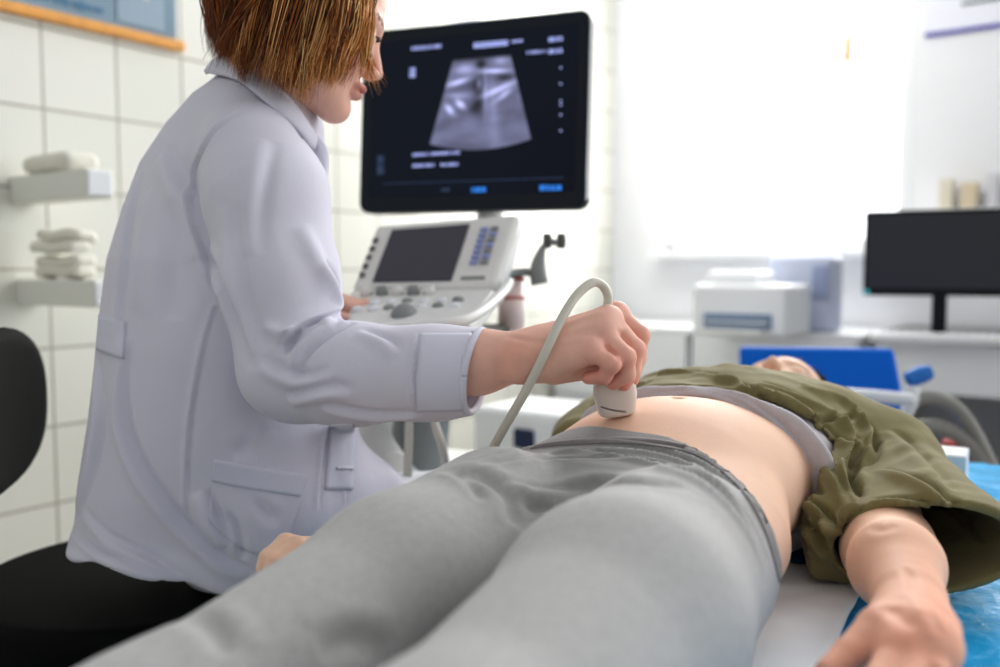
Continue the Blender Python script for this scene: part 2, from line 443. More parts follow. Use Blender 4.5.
Z0 = V(0, 0, 1.)
# ------------------------------------------------------------------ DOCTOR
doc = empty('person', V(-.38, 1.24, .53), 'woman with light brown bob in white lab coat, seated, pressing the probe', 'person')
phi = math.radians(27)
dF = V(math.cos(phi), math.sin(phi), 0); dL = V(-dF[1], dF[0], 0)     # forward, her left
DR = -dL                                                                # her right, towards the camera
HC = P(309, 17, 1.16); yaw = math.radians(20); pit = math.radians(22)
hf = V(math.cos(yaw)*math.cos(pit), math.sin(yaw)*math.cos(pit), -math.sin(pit))
HR = frame(hf, (hf[0]*.3, hf[1]*.3, 1))
def hl(x, y, z): return HC+HR@V(x, y, z)
sh = P(262, 152, 1.10); elb = P(292, 368, 1.06); cuf = P(470, 366, 1.005); wri = P(536, 354, .975)
M5, M4, M3, M2 = P(591, 351, .945), P(602, 333, .957), P(609, 319, .975), P(617, 314, .998)
F5 = [M5, P(612, 364, .938), P(604, 377, .946), P(588, 378, .957)]
F4 = [M4, P(626, 357, .947), P(627, 374, .955), P(613, 383, .962)]
F3 = [M3, P(635, 349, .97), P(632, 370, .974), P(624, 384, .975)]
F2 = [M2, P(640, 335, .992), P(638, 358, .995), P(632, 380, .992)]
TH = [P(556, 352, .995), P(590, 350, 1.02), P(618, 364, 1.022), P(626, 384, 1.0)]
def right_hand(p):
    palm = rc(p, wri, (M3+M4)/2, .026, .0175)
    for a, m_, r in ((P(550, 362, .965), M5, .0175), (P(548, 352, .97), M4, .0185), (P(548, 346, .98), M3, .018), (P(548, 345, .99), M2, .0165)):
        palm = smin(palm, rc(p, a, m_, r*1.15, r*.78), .012)
    palm = smin(palm, rc(p, P(555, 366, .99), P(600, 366, .985), .021, .013), .012)
    d = palm
    for fg, r in ((F5, .0088), (F4, .0098), (F3, .0102), (F2, .0098)):
        f = chain(p, fg, [r*1.12, r*1.02, r*.92, r*.78], .003)
        f = smin(f, rc(p, fg[1], fg[1], r*1.1, r*1.1), .003)
        d = smin(d, f, .0035)
    f = chain(p, TH, [.017, .0125, .0115, .0085], .004); d = smin(d, f, .006)
    for m_, r in ((M5, .0122), (M4, .0126), (M3, .0128), (M2, .0122)):
        up = nrm(V(-.3, -.4, 1)); d = smin(d, rc(p, m_+up*.001, m_+up*.001, r, r), .006)
    return d
def arm_r(p):
    d = fcap(p, P(420, 364, 1.03), P(478, 362, 1.0), .037, .033, V(0, 1, 0), .9)
    d = smin(d, rc(p, P(478, 362, 1.0), wri, .0325, .0265), .02)
    d = smin(d, rc(p, P(520, 360, .965), P(520, 360, .965), .026, .026), .01)
    return d
def f_(p): return smin(arm_r(p), right_hand(p), .014)
vs, fs = surf(f_, P(408, 420, 1.1)-.02+V(0, -.2, 0), P(660, 290, 1.06)+.02, .0016)
# tendons and knuckle creases, elbows hidden
vs = folds(vs, fs, [([(548, 340), (575, 330), (600, 323)], .0045, .0016, 'r'), ([(545, 346), (570, 341), (596, 338)], .0045, .0014, 'r'),
                    ([(546, 336), (572, 322), (604, 311)], .0045, .0014, 'r'),
                    ([(507, 336), (530, 341), (552, 343)], .004, .0013, 'v'), ([(583, 358), (588, 364), (585, 371)], .0015, .0008, 'v'),
                    ([(606, 345), (613, 352), (618, 360)], .003, .0012, 'v'), ([(616, 329), (626, 339), (632, 350)], .003, .0012, 'v'),
                    ([(512, 352), (520, 356), (526, 362)], .008, .0015, 'r')])
body = (vs, fs)
# left arm reaching the console
le, lw = P(300, 350, 1.42), P(345, 304, 1.44)
lhc = P(318, 306, 1.47); lhand = [lhc, lhc+V(.055, .03, -.003)]
def f_l(p):
    d = rc(p, le, lhc-V(.03, .02, 0), .034, .025)
    d = smin(d, fcap(p, lhc-V(.03, .02, 0), lhc+V(.03, .02, 0), .028, .036, V(0, 0, 1), .55), .02)
    for k in range(4):
        b = lhc+V(.035, .02, 0)+V(-.02, .036, 0)*(k-1.5)*.55
        L = (.062, .07, .066, .052)[k]
        dirn = nrm(V(.86, .5, .08)); t1 = b+dirn*L*.5; t2 = b+nrm(V(.75, .42, -.45))*L*.95
        d = smin(d, chain(p, [b, t1, t2], [.0095, .0088, .007], .003), .004)
    t0 = lhc+V(.0, -.02, -.005); d = smin(d, chain(p, [t0, t0+V(.03, -.02, -.008), t0+V(.058, -.015, -.014)], [.013, .01, .008], .004), .008)
    return d
body = join_np(body, surf(f_l, lhc-.14, lhc+.14, .0026))
# head, neck and the trunk carried under the coat
def f_h(p): return head_sdf((p-HC)@HR)
nb = P(268, 96, 1.19)
def f_n(p):
    d = rc(p, hl(-.03, 0, -.05), nb, .05, .052); return smin(f_h(p), d, .025)
vs, fs = surf(f_n, HC-.2, HC+.17, .0022); body = join_np(body, (vs, fs))
def f_t(p):
    d = rc(p, nb, P(225, 330, 1.24), .055, .10); d = smin(d, rc(p, P(225, 330, 1.24), V(-.37, 1.25, .63), .1, .11), .03)
    d = smin(d, rc(p, nb-V(0, 0, .07), sh+dL*.03, .06, .045), .03); d = smin(d, rc(p, sh, elb, .042, .036), .02); d = smin(d, rc(p, elb, P(425, 364, 1.03), .036, .034), .01)
    shl = sh+dL*.31; d = smin(d, rc(p, nb-V(0, 0, .07), shl, .05, .042), .03)
    return smin(smin(d, rc(p, shl, le, .04, .034), .02), rc(p, le, lhc-V(.03, .02, 0), .033, .025), .01)
body = join_np(body, surf(f_t, V(-.62, .9, .48), V(.0, 1.62, 1.25), .008))
vs, fs = body
cols = skin_cols((232, 188, 170), len(vs))
q = (vs-HC)@HR
def paint(mask, rgb, a=1.0):
    mask = np.clip(mask, 0, 1)[:, None]*a; cols[:] = cols*(1-mask)+np.array(lin(rgb))*mask
near = np.linalg.norm(q, axis=1) < .2
paint(near*np.exp(-(((q[:, 0]-.097)/.012)**2+(q[:, 1]/.022)**2+((q[:, 2]+.0615)/.009)**2)), (184, 84, 82))
paint(near*np.exp(-(((q[:, 0]-.06)/.03)**2+((np.abs(q[:, 1])-.045)/.02)**2+((q[:, 2]+.035)/.02)**2)), (214, 128, 110), .5)
paint(near*(np.abs(q[:, 2]-.0245-.1*(.03-np.abs(np.abs(q[:, 1])-.03))) < .0035)*(np.abs(q[:, 1]) > .012)*(np.abs(q[:, 1]) < .048)*(q[:, 0] > .05), (110, 70, 45))
for m_ in (M5, M4, M3, M2, F5[1], F4[1], F3[1], F2[1]): paint(np.exp(-(np.linalg.norm(vs-m_, axis=1)/.013)**2), (222, 132, 118), .5)
for m_ in (F5[3], F4[3], F3[3], F2[3], F5[2]): paint(np.exp(-(np.linalg.norm(vs-m_, axis=1)/.012)**2), (214, 116, 104), .6)
paint(np.exp(-(np.linalg.norm(vs-P(512, 352, .94), axis=1)/.025)**2), (222, 140, 112), .35)
link('body', mesh_np('body', vs, fs, cols), M['skin_d'], doc)
for s in (1, -1):
    bm = bmesh.new(); bmesh.ops.create_uvsphere(bm, u_segments=20, v_segments=14, radius=.0125, matrix=Matrix.Translation(Vector(hl(.0735, s*.030, 0))))
    bm_obj('eye', bm, mat('eye_white', (225, 220, 215), .15), doc, True)
    parts = []
    for k in range(9):
        a = (k-4)*.0032; b0 = V(.0865-abs(a)*.35, s*.030+a, .0035); parts.append(tube([hl(*b0), hl(*(b0+V(.006, s*.002, .0)))+0, hl(*(b0+V(.009, s*.004, .003)))], [.0005, .0004, .0002], 4, 3))
    a_, b_ = multi(parts); link('eyelashes', mesh_np('eyelashes', a_, b_), M['blackp'], doc)

# hair: a shell with many strands gathered in locks
def shell(q):
    d = ell(q, (-.020, 0, .042), (.106, .092, .088))
    d = smin(d, ell(q, (-.035, 0, -.01), (.094, .092, .074)), .03)
    d = smax(d, -(ell(q, (.115, 0, -.03), (.075, .078, .125))), .02)
    return smax(d, -(q[:, 2]+.070+.15*q[:, 0]), .02)
vs, fs = surf(lambda p: shell((p-HC)@HR), HC-.18, HC+.18, .004)
base = np.array(lin((92, 54, 28)))
hv = [vs]; hf_ = [fs]; hc = [np.tile(base, (len(vs), 1))]; off = len(vs)
tri = np.array([0, 2*math.pi/3, 4*math.pi/3])
def strand(P0, r, col):
    global off
    C = P0; n = len(C); Tn = np.gradient(C, axis=0); Tn /= np.linalg.norm(Tn, axis=1)[:, None]+1e-9
    u = np.cross(Tn, V(.3, .2, .9)); u /= np.linalg.norm(u, axis=1)[:, None]+1e-9; w = np.cross(Tn, u)
    rr = r*np.clip(1.25*(1-np.linspace(0, 1, n)**3), .12, 1)
    ring = C[:, None]+rr[:, None, None]*(np.cos(tri)[None, :, None]*u[:, None]+np.sin(tri)[None, :, None]*w[:, None])
    hv.append(ring.reshape(-1, 3)); i = np.arange(n-1)[:, None]*3
    f = np.concatenate([np.stack([i+k, i+(k+1) % 3, i+3+(k+1) % 3, i+3+k], -1).reshape(-1, 4) for k in range(3)])
    hf_.append(f+off); hc.append(np.tile(col, (n*3, 1))*np.linspace(.8, 1.15, n).repeat(3)[:, None]); off += n*3
gold = [np.array(lin(c)) for c in ((214, 150, 84), (230, 176, 110), (194, 122, 62), (160, 96, 48), (240, 202, 142))]
brown = [np.array(lin(c)) for c in ((112, 58, 26), (140, 76, 34), (84, 44, 22), (168, 96, 44), (58, 32, 18))]
def path(th, layer, L, curl, lean, n1=7, n2=9):
    ct, st = math.cos(th), math.sin(th); R_ = .092+.026*layer
    ang = np.linspace(.05, math.pi/2, n1)
    x = -.024+np.sin(ang)*ct*(R_+.006); y = np.sin(ang)*st*R_*.93; z = .048+np.cos(ang)*(R_-.008)
    zz = np.linspace(0, 1, n2)[1:]
    back = max(0., -ct); R_ = R_-.016*back
    fl = .012*np.sin(zz*2.4)-(.030+.03*back)*zz**2
    wv = np.sin(zz*5.5+curl*400)*.0045*zz
    x2 = -.024+ct*(R_+.006+fl+wv)+lean*zz**1.7; y2 = st*(R_*.93+fl+wv)+curl*np.sin(zz*3.4); z2 = .048-zz*(.048+L)
    return np.stack([np.append(x, x2), np.append(y, y2), np.append(z, z2)], 1)
for lk in range(330):
    th0 = RNG.uniform(-math.pi, math.pi)
    if abs(th0) < .95: th0 = math.copysign(.95+RNG.random()*.5, th0)
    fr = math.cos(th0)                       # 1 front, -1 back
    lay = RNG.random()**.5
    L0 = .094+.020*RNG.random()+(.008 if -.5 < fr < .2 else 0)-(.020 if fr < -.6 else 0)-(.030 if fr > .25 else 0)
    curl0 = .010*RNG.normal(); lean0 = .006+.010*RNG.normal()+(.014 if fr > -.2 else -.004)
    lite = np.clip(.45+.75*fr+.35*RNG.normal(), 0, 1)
    for k in range(34):
        th = th0+.055*RNG.normal()*1.2; lj = np.clip(lay+.12*RNG.normal(), 0, 1)
        C = path(th, lj, L0+.010*RNG.normal(), curl0+.0015*RNG.normal(), lean0+.002*RNG.normal())
        # the lock closes towards its tip
        Cc = path(th0, lay, L0, curl0, lean0); wt = np.linspace(0, 1, len(C))[:, None]**2.5*.55
        C = C*(1-wt)+Cc*wt+RNG.normal(size=3)*.0008
        C[-5:] += np.linspace(0, 1, 5)[:, None]**2*RNG.normal(size=3)*.004
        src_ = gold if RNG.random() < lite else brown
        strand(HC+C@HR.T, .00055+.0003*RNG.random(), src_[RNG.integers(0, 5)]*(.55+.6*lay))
for k in range(90):       # loose ends falling past the cheek
    a = RNG.random(); zt = -.045-.028*RNG.random(); xe = .066+.05*RNG.random()
    C = catmull([V(.03, -.088, .06), V(.05+.015*a, -.086, .01), V(.066+.012*a, -.078, -.03), V(xe, -.062-.01*a, zt)], 5)
    strand(HC+(C+RNG.normal(size=3)*.0025)@HR.T, .0006, gold[RNG.integers(0, 5)])
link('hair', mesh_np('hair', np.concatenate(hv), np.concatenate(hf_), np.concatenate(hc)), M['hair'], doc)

# coat
rows = [(62, 240, 272), (78, 222, 288), (98, 192, 306), (125, 162, 316), (165, 138, 322), (210, 121, 326), (260, 108, 330), (340, 96, 338), (420, 84, 352), (480, 72, 362), (530, 66, 366), (562, 74, 366), (592, 98, 360)]
tab = []
for y, x0, x1 in rows:
    d_ = 1.22; c = P((x0+x1)/2, y, d_); w = (x1-x0)/2/F*d_; b_ = w/1.03
    lowf = min(max((y-300)/230, 0), 1); a_ = b_*(1.2-.42*lowf)
    tab.append((c[2], c[0], c[1]+(.02 if y > 100 else 0)+.03*lowf, a_, b_))
tab = tab[::-1]
def torso(p):
    t = np.array(tab); z = p[:, 2]; cx, cy, a_, b_ = [np.interp(z, t[:, 0], t[:, i]) for i in (1, 2, 3, 4)]
    x = (p[:, 0]-cx); y = (p[:, 1]-cy); u = x*dL[0]+y*dL[1]; v = x*dF[0]+y*dF[1]
    k0 = np.sqrt((u/a_)**2+(v/b_)**2); k1 = np.sqrt((u/a_**2)**2+(v/b_**2)**2)+1e-6; d = np.where(k0 < .1, -.05, k0*(k0-1)/k1)
    return smax(smax(d, z-t[-1, 0], .03), t[0, 0]-z, .03)
hipc = V(-.37, 1.25, .62); knee_r = V(-.05, 1.47, .575); knee_l = V(-.14, 1.62, .575)
hip_r = hipc+DR*.08+V(.04, 0, 0); hip_l = hipc-DR*.09
cend = nrm(wri-cuf)
def sleeve(p):
    d = chain(p, [sh+V(-.012, 0, -.005), P(266, 195, 1.085), P(279, 280, 1.07), elb+V(.0, 0, .0)], [.062, .071, .069, .061], .02)
    d = smin(d, chain(p, [elb, P(350, 374, 1.04), P(430, 373, 1.015), P(480, 371, 1.0)], [.060, .058, .052, .049], .02), .016)
    return d
shl = sh+dL*.30
def coat_f(p):
    d = torso(p)
    d = smin(d, rc(p, P(268, 112, 1.2), sh+dL*.02+V(-.01, 0, .012), .05, .052), .05)
    d = smin(d, rc(p, P(262, 118, 1.24), shl+V(0, 0, .01), .05, .055), .05)
    d = smin(d, sleeve(p), .012)
    d = smin(d, chain(p, [shl, (shl+le)/2, le, lhc-V(.07, .04, 0)], [.06, .058, .055, .045], .02), .014)
    # skirt of the coat lying over the thighs
    d = smin(d, rc(p, hip_r+V(0, 0, .025), hip_r+(knee_r-hip_r)*.35+V(0, 0, .02), .1, .08), .05)
    d = smin(d, rc(p, hip_l+V(0, 0, .025), hip_l+(knee_l-hip_l)*.6+V(0, 0, .02), .09, .075), .05)
    # gathered hem on the seat
    d = smin(d, ell(p, P(168, 548, 1.22), (.12, .13, .05)), .02)
    d = smin(d, rc(p, P(318, 420, 1.22), P(318, 505, 1.22), .05, .052), .03)
    d = smax(d, -(p[:, 2]-.536-.05*np.clip((-.34-p[:, 0])/.24, 0, 1.15)-.28*np.clip(1.22-p[:, 1], 0, .2)-.003*np.sin(p[:, 0]*55+p[:, 1]*20)), .006)
    # cuff opening: cut square and hollow
    s = (p-P(478, 371, 1.0))@nrm(P(478, 371, 1.0)-P(430, 371, 1.015)+V(0, 0, -.009))
    r = rc(p, P(446, 371, 1.012), P(500, 370, .99), .0425, .0435)
    far = (p[:, 0] > P(400, 370, 1.0)[0])
    d = np.where(far & (p[:, 2] > .8), smax(d, s, .002), d)
    d = np.where(far & (p[:, 2] > .8), smax(d, -r, .002), d)
    # neck opening
    d = smax(d, -rc(p, nb+V(0.0, 0, .02), nb+V(.02, 0, .12), .055, .06), .006)
    return d
vs, fs = surf(coat_f, V(-.66, .92, .52), V(.02, 1.66, 1.28), .0034)
w_ = vnoise(vs*V(1, 1, .35), 5.5, 3, 2); N = vnormals(vs, fs); vs = vs+N*(w_*.0034)[:, None]
# gathered hem ripple on the seat
lowm = np.clip((.66-vs[:, 2])/.1, 0, 1)*np.clip((-.2-vs[:, 0])/.1, 0, 1)
vs = vs+N*(lowm*.006*np.sin(vs[:, 0]*70+vs[:, 2]*30+vs[:, 1]*20))[:, None]
FD = [
 # armhole seam and long back folds
 ([(243, 108), (215, 130), (198, 160), (189, 190), (194, 225), (206, 262), (214, 295)], .0035, .003, 's'),
 ([(196, 228), (210, 260), (228, 300), (240, 330), (250, 370)], .009, .006, 'v'),
 ([(165, 150), (180, 180), (196, 215), (210, 255)], .016, .006, 's'),
 ([(140, 175), (128, 230), (122, 290), (118, 340)], .01, .0035, 's'),
 ([(150, 190), (140, 250), (134, 310)], .012, .003, 'r'),
 ([(178, 200), (176, 260), (172, 320)], .02, .004, 'v'),
 # side panel seam
 ([(222, 290), (208, 330), (197, 380), (190, 430), (187, 480), (188, 530)], .0035, .0025, 's'),
 # sleeve: folds inside elbow
 ([(322, 262), (336, 286), (338, 312), (330, 330)], .008, .006, 's'),
 ([(300, 225), (318, 262), (330, 292)], .012, .004, 'r'),
 ([(345, 312), (318, 320), (296, 330), (280, 345)], .0065, .007, 's'),
 ([(350, 322), (325, 335), (305, 352), (292, 378)], .007, .006, 's'),
 ([(338, 322), (310, 330), (282, 332), (262, 326)], .006, .006, 'r'),
 ([(300, 330), (290, 345), (284, 352)], .005, .006, 'v'),
 ([(286, 398), (310, 392), (334, 388), (352, 392)], .008, .006, 's'),
 ([(262, 360), (282, 372), (306, 378), (330, 372)], .009, .005, 's'),
 ([(232, 205), (236, 260), (244, 310), (262, 352)], .014, .004, 's'),
 ([(270, 140), (262, 175), (256, 215), (256, 255)], .014, .003, 's'),
 ([(320, 405), (370, 414), (420, 414)], .007, .004, 's'),
 ([(360, 330), (386, 340), (400, 352)], .008, .003, 's'),
 ([(418, 334), (414, 360), (413, 390), (418, 414)], .003, .0025, 's'),
 # front and lower coat
 ([(330, 425), (322, 460), (318, 510)], .004, .003, 's'),
 ([(345, 428), (344, 470), (346, 505)], .003, .002, 's'),
 ([(128, 340), (122, 400), (132, 450), (165, 505), (215, 555), (250, 575)], .011, .0065, 's'),
 ([(98, 360), (100, 420), (92, 470), (74, 520)], .012, .005, 's'),
 ([(82, 510), (110, 538), (150, 560), (185, 580)], .008, .004, 's'),
 ([(70, 528), (95, 550), (130, 566), (165, 580)], .006, .004, 's'),
 ([(205, 490), (216, 520), (230, 545)], .01, .006, 's'),
 ([(228, 515), (238, 530), (243, 560)], .006, .006, 'v'),
 ([(255, 500), (270, 515), (280, 520)], .008, .004, 'v'),
 ([(262, 425), (250, 445), (232, 455)], .012, .003, 'v'),
]
vs = folds(vs, fs, FD, gain=1.55)
coat = link('lab_coat', mesh_np('lab_coat', vs, fs), M['coat'], doc)
cb = bvh_of(vs, fs)
def put_patch(name, bvh, top, bot, nu, nv, m, parent, off=.0006, th=.0012):
    r = patch(bvh, (top, bot), nu, nv, off, th)
    if r is not None: return link(name, mesh_np(name, *r), m, parent)
put_patch('hip_pocket', cb, [(214, 462), (252, 470), (308, 478)], [(208, 520), (240, 548), (282, 560)], 24, 18, M['coat'], coat)
put_patch('pocket_hem', cb, [(214, 459), (252, 466), (308, 476)], [(212, 481), (250, 489), (300, 497)], 24, 6, M['coat_trim'], coat, .0022)
put_patch('back_belt', cb, [(101, 315), (112, 317), (127, 322)], [(98, 350), (108, 354), (124, 359)], 12, 8, M['coat_trim'], coat, .002)
put_patch('sleeve_cuff', cb, [(420, 334), (419, 360), (417, 385), (417, 411)], [(472, 334), (471, 360), (468, 385), (462, 410)], 20, 14, M['coat_trim'], coat, .0008, .001)
put_patch('front_placket', cb, [(330, 424), (328, 450), (324, 490)], [(354, 424), (354, 450), (352, 490)], 12, 6, M['coat_trim'], coat, .001)
put_patch('buttonhole', cb, [(335, 467), (344, 467), (352, 467)], [(335, 470), (344, 470), (352, 470)], 6, 1, M['coat'], coat, .003)
# turned hem of the cuff
cn_ = nrm(P(478, 371, 1.0)-P(430, 371, 1.015)+V(0, 0, -.009)); cu_ = nrm(np.cross(cn_, Z0)); cv_ = np.cross(cn_, cu_); cc_ = P(477, 371.5, 1.0)-cn_*.001
ring_ = [cc_+(.0462*math.cos(a))*cu_+(.0462*math.sin(a))*cv_ for a in np.linspace(0, 2*math.pi, 25)]
tube_obj('cuff_hem', ring_, .0042, M['coat_trim'], coat, 10, 3)
# collar
def strip(name, inner, outer, m, parent, th=.002, puff=.006, nm=None):
    A = catmull(inner, 8); B = catmull(outer, 8); n = len(A); k = 8; G = np.zeros((n, k+1, 3))
    for j in range(k+1):
        t = j/k; G[:, j] = A*(1-t)+B*t
    du = np.gradient(G, axis=0); dv = np.gradient(G, axis=1); Nn = np.cross(du, dv); Nn /= np.linalg.norm(Nn, axis=2)[..., None]+1e-9
    if np.mean(Nn@(CAM-G.mean((0, 1)))) < 0: Nn = -Nn
    G = G+Nn*(puff*np.sin(np.linspace(0, math.pi, k+1)))[None, :, None]
    vs = np.concatenate([(G+Nn*th).reshape(-1, 3), (G-Nn*th).reshape(-1, 3)]); N_ = n*(k+1); fs = []
    ix = lambda i, j: i*(k+1)+j
    for i in range(n-1):
        for j in range(k): fs.append((ix(i, j), ix(i+1, j), ix(i+1, j+1), ix(i, j+1))); fs.append((N_+ix(i, j), N_+ix(i, j+1), N_+ix(i+1, j+1), N_+ix(i+1, j)))
        for j in (0, k): fs.append((ix(i, j), ix(i+1, j), N_+ix(i+1, j), N_+ix(i, j)))
    for i in (0, n-1):
        for j in range(k): fs.append((ix(i, j), ix(i, j+1), N_+ix(i, j+1), N_+ix(i, j)))
    return link(name, mesh_np(name, vs, np.array(fs)), m, parent)
strip('collar', [P(228, 62, 1.26), P(236, 52, 1.2), P(256, 62, 1.15), P(280, 88, 1.125), P(298, 110, 1.13), P(312, 132, 1.14)],
      [P(206, 74, 1.25), P(207, 72, 1.17), P(238, 80, 1.115), P(268, 104, 1.09), P(296, 128, 1.10), P(314, 150, 1.125)], M['coat'], coat)
strip('lapel', [P(300, 124, 1.14), P(312, 150, 1.14), P(318, 178, 1.14), P(320, 205, 1.15)], [P(308, 128, 1.13), P(327, 148, 1.14), P(327, 178, 1.15), P(320, 207, 1.155)], M['coat_trim'], coat)

# trousers and shoes
an_r = V(-.02, 1.42, .09); an_l = V(-.2, 1.68, .09)
def tro(p):
    d = rc(p, hipc, hipc+V(0, 0, -.01), .1, .1)
    for h, k_, a_ in ((hip_r, knee_r, an_r), (hip_l, knee_l, an_l)):
        d = smin(d, chain(p, [h, k_, a_], [.075, .066, .05], .02), .02)
    return smax(d, -(p[:, 2]-.532)*np.where(p[:, 0] < -.2, 1, 0)-9*(p[:, 0] >= -.2), .001)
vs, fs = surf(tro, V(-.55, 1.1, .05), V(.1, 1.8, .75), .008)
link('trousers', mesh_np('trousers', vs, fs), M['trouser'], doc)
for a_, nm_ in ((an_r, 'a'), (an_l, 'b')):
    fdir = nrm(V(.75, .6, 0))
    def shoe(p, a_=a_):
        d = fcap(p, V(a_[0], a_[1], .04)-fdir*.03, V(a_[0], a_[1], .035)+fdir*.14, .04, .036, V(0, 0, 1), .75); d = smin(d, rc(p, V(a_[0], a_[1], .05), V(a_[0], a_[1], .085), .036, .034), .03)
        return smax(d, .002-p[:, 2], .004)
    vs, fs = surf(shoe, V(a_[0]-.2, a_[1]-.2, -.01), V(a_[0]+.22, a_[1]+.22, .14), .005); link('shoe', mesh_np('shoe', vs, fs), M['whitep'], doc)
print('doctor', time.time()-T0)
# ------------------------------------------------------------------ PATIENT
O = V(.10, .86, 0); ph = V(.5, .866, 0); pl = V(.866, -.5, 0)
def B(s, t, z): return O+ph*s+pl*t+V(0, 0, z)
BT = .635
pat = empty('person', B(0, 0, BT), 'patient in grey leggings and olive overshirt lying on the exam bed', 'person')
Z = V(0, 0, 1.)
ptab = [(-.10, 0, .700, .14, .06), (-.02, 0, .706, .168, .078), (.06, 0, .710, .166, .078), (.14, 0, .718, .146, .086), (.22, 0, .722, .144, .087), (.32, 0, .722, .155, .088), (.42, 0, .725, .165, .095), (.52, 0, .722, .172, .088), (.58, 0, .715, .14, .07)]
def ptorso(p, off=0):
    t = [(s, c, z, rl+off, rn+off) for s, c, z, rl, rn in ptab]
    return slices(p, t, O, ph, pl, Z, 2.25)
eln, wrn = P(888, 549, .92), P(908, 599, .735)
shn = B(.50, .185, .715); shf = B(.50, -.185, .715)
K5, K4, K3, K2 = P(938, 630, .655), P(930, 642, .63), P(916, 651, .615), P(896, 655, .612)
def hand_p(p):
    d = fcap(p, wrn, (K3+K4)/2, .025, .026, V(-.2, -.45, .87), .72)
    for m_, r in ((K5, .0125), (K4, .0135), (K3, .014), (K2, .0135)): d = smin(d, rc(p, wrn+(m_-wrn)*.25, m_, .016, r), .014)
    for m_, r, L, sx in ((K5, .0085, .05, -.25), (K4, .0095, .062, -.32), (K3, .0098, .068, -.45), (K2, .0098, .062, -.62)):
        a_ = m_+nrm(V(sx, -.75, -.15))*L*.62; b_ = a_+nrm(V(sx-.2, -.4, -.75))*L*.45; c_ = b_+nrm(V(sx-.4, .0, -.8))*L*.3
        d = smin(d, chain(p, [m_, a_, b_, c_], [r*1.2, r*1.05, r*.95, r*.8], .003), .004)
    # thumb leaves the side of the palm and points down-left
    t0 = wrn+V(-.012, -.02, -.004); t1 = P(878, 628, .655); t2 = P(850, 655, .635); t3 = P(828, 672, .62)
    d = smin(d, chain(p, [t0, t1, t2, t3], [.020, .0145, .0118, .009], .004), .01)
    return d
def arm_p(p):
    d = rc(p, shn-Z*.01, eln, .04, .040); d = smin(d, chain(p, [eln, P(896, 566, .82), wrn], [.042, .038, .0275], .02), .025); return smin(d, hand_p(p), .014)
vs, fs = surf(lambda p: arm_p(p), V(.17, .48, .6), V(.66, 1.3, .82), .0022)
vs = folds(vs, fs, [([(868, 527), (882, 530), (896, 525)], .006, .0012, 'v'), ([(906, 592), (918, 604), (926, 618)], .006, .0015, 'r'),
                    ([(904, 566), (912, 580), (914, 592)], .004, .0015, 'v'), ([(882, 606), (898, 614), (912, 630)], .006, .0025, 'v'),
                    ([(915, 600), (925, 622), (932, 640)], .005, .0018, 'r'), ([(925, 600), (938, 618), (944, 632)], .004, .0014, 'r'),
                    ])
body = (vs, fs)
elf = B(.20, -.230, .662); wrf = B(-.045, -.238, .668)
PH = B(.80, -.015, .722); PR = frame(nrm(V(*(-ph*.25))+V(0, 0, 1)), ph)
def trunk(p):
    d = ptorso(p)
    navel = B(.215, 0, .817)
    d = smax(d, -(p-O)@ph+.0, .01)
    d = smin(d, ell(p, B(.20, 0, .735), (.12, .12, .080)), .04)
    d = smax(d, -ell(p, navel, (.006, .006, .012)), .006)
    d = smin(d, rc(p, B(.55, 0, .72), B(.70, 0, .72), .055, .05), .04)
    d = smin(d, rc(p, B(.52, .12, .715), shn, .055, .05), .03); d = smin(d, rc(p, B(.52, -.12, .715), shf, .055, .05), .03)
    return d
body = join_np(body, surf(trunk, V(-.1, .6, .6), V(.75, 1.65, .86), .004))
def farm(p):
    d = chain(p, [shf-Z*.02, elf, wrf], [.042, .034, .024], .02)
    hd = nrm(B(-.16, -.245, .702)-wrf); k0 = wrf+hd*.08
    side = nrm(np.cross(hd, Z)); d = smin(d, fcap(p, wrf, k0, .026, .034, Z, .5), .015)
    for k in range(4):
        a_ = k0+side*(k-1.5)*.019+hd*.0; L = (.055, .068, .07, .06)[k]
        d = smin(d, chain(p, [a_, a_+hd*L*.5+Z*.004, a_+hd*L*.9-Z*.012, a_+hd*L-Z*.022], [.0105, .0095, .0088, .0075], .003), .004)
    t0 = wrf+side*.02+hd*.02; d = smin(d, chain(p, [t0, t0+side*.022+hd*.03, t0+side*.028+hd*.06], [.013, .011, .0085], .003), .01)
    return d
body = join_np(body, surf(farm, V(-.36, .80, .60), V(.25, 1.45, .80), .003))
def phead(p): return smin(head_sdf((p-PH)@PR), rc(p, PH-ph*.06-Z*.02, B(.62, 0, .72), .05, .055), .02)
body = join_np(body, surf(phead, PH-.17, PH+.17, .0035))
vs, fs = body
cols = skin_cols((234, 198, 174), len(vs))
paint(((vs-O)@pl-.19)/.03, (230, 188, 162)); paint(((vs-O)@pl > .19)*np.clip(1-(vs[:, 1]-.62)/.2, 0, 1), (224, 166, 142), .8)
for m_ in (K5, K4, K3, K2): paint(np.exp(-(np.linalg.norm(vs-m_, axis=1)/.014)**2), (216, 128, 108), .5)
q = (vs-PH)@PR
paint((np.linalg.norm(q, axis=1) < .2)*np.exp(-(((q[:, 0]-.097)/.012)**2+(q[:, 1]/.022)**2+((q[:, 2]+.0615)/.009)**2)), (184, 84, 82))
link('body', mesh_np('body', vs, fs, cols), M['skin_p'], pat)
tb = bvh_of(*surf(trunk, V(-.1, .6, .6), V(.75, 1.65, .86), .006))
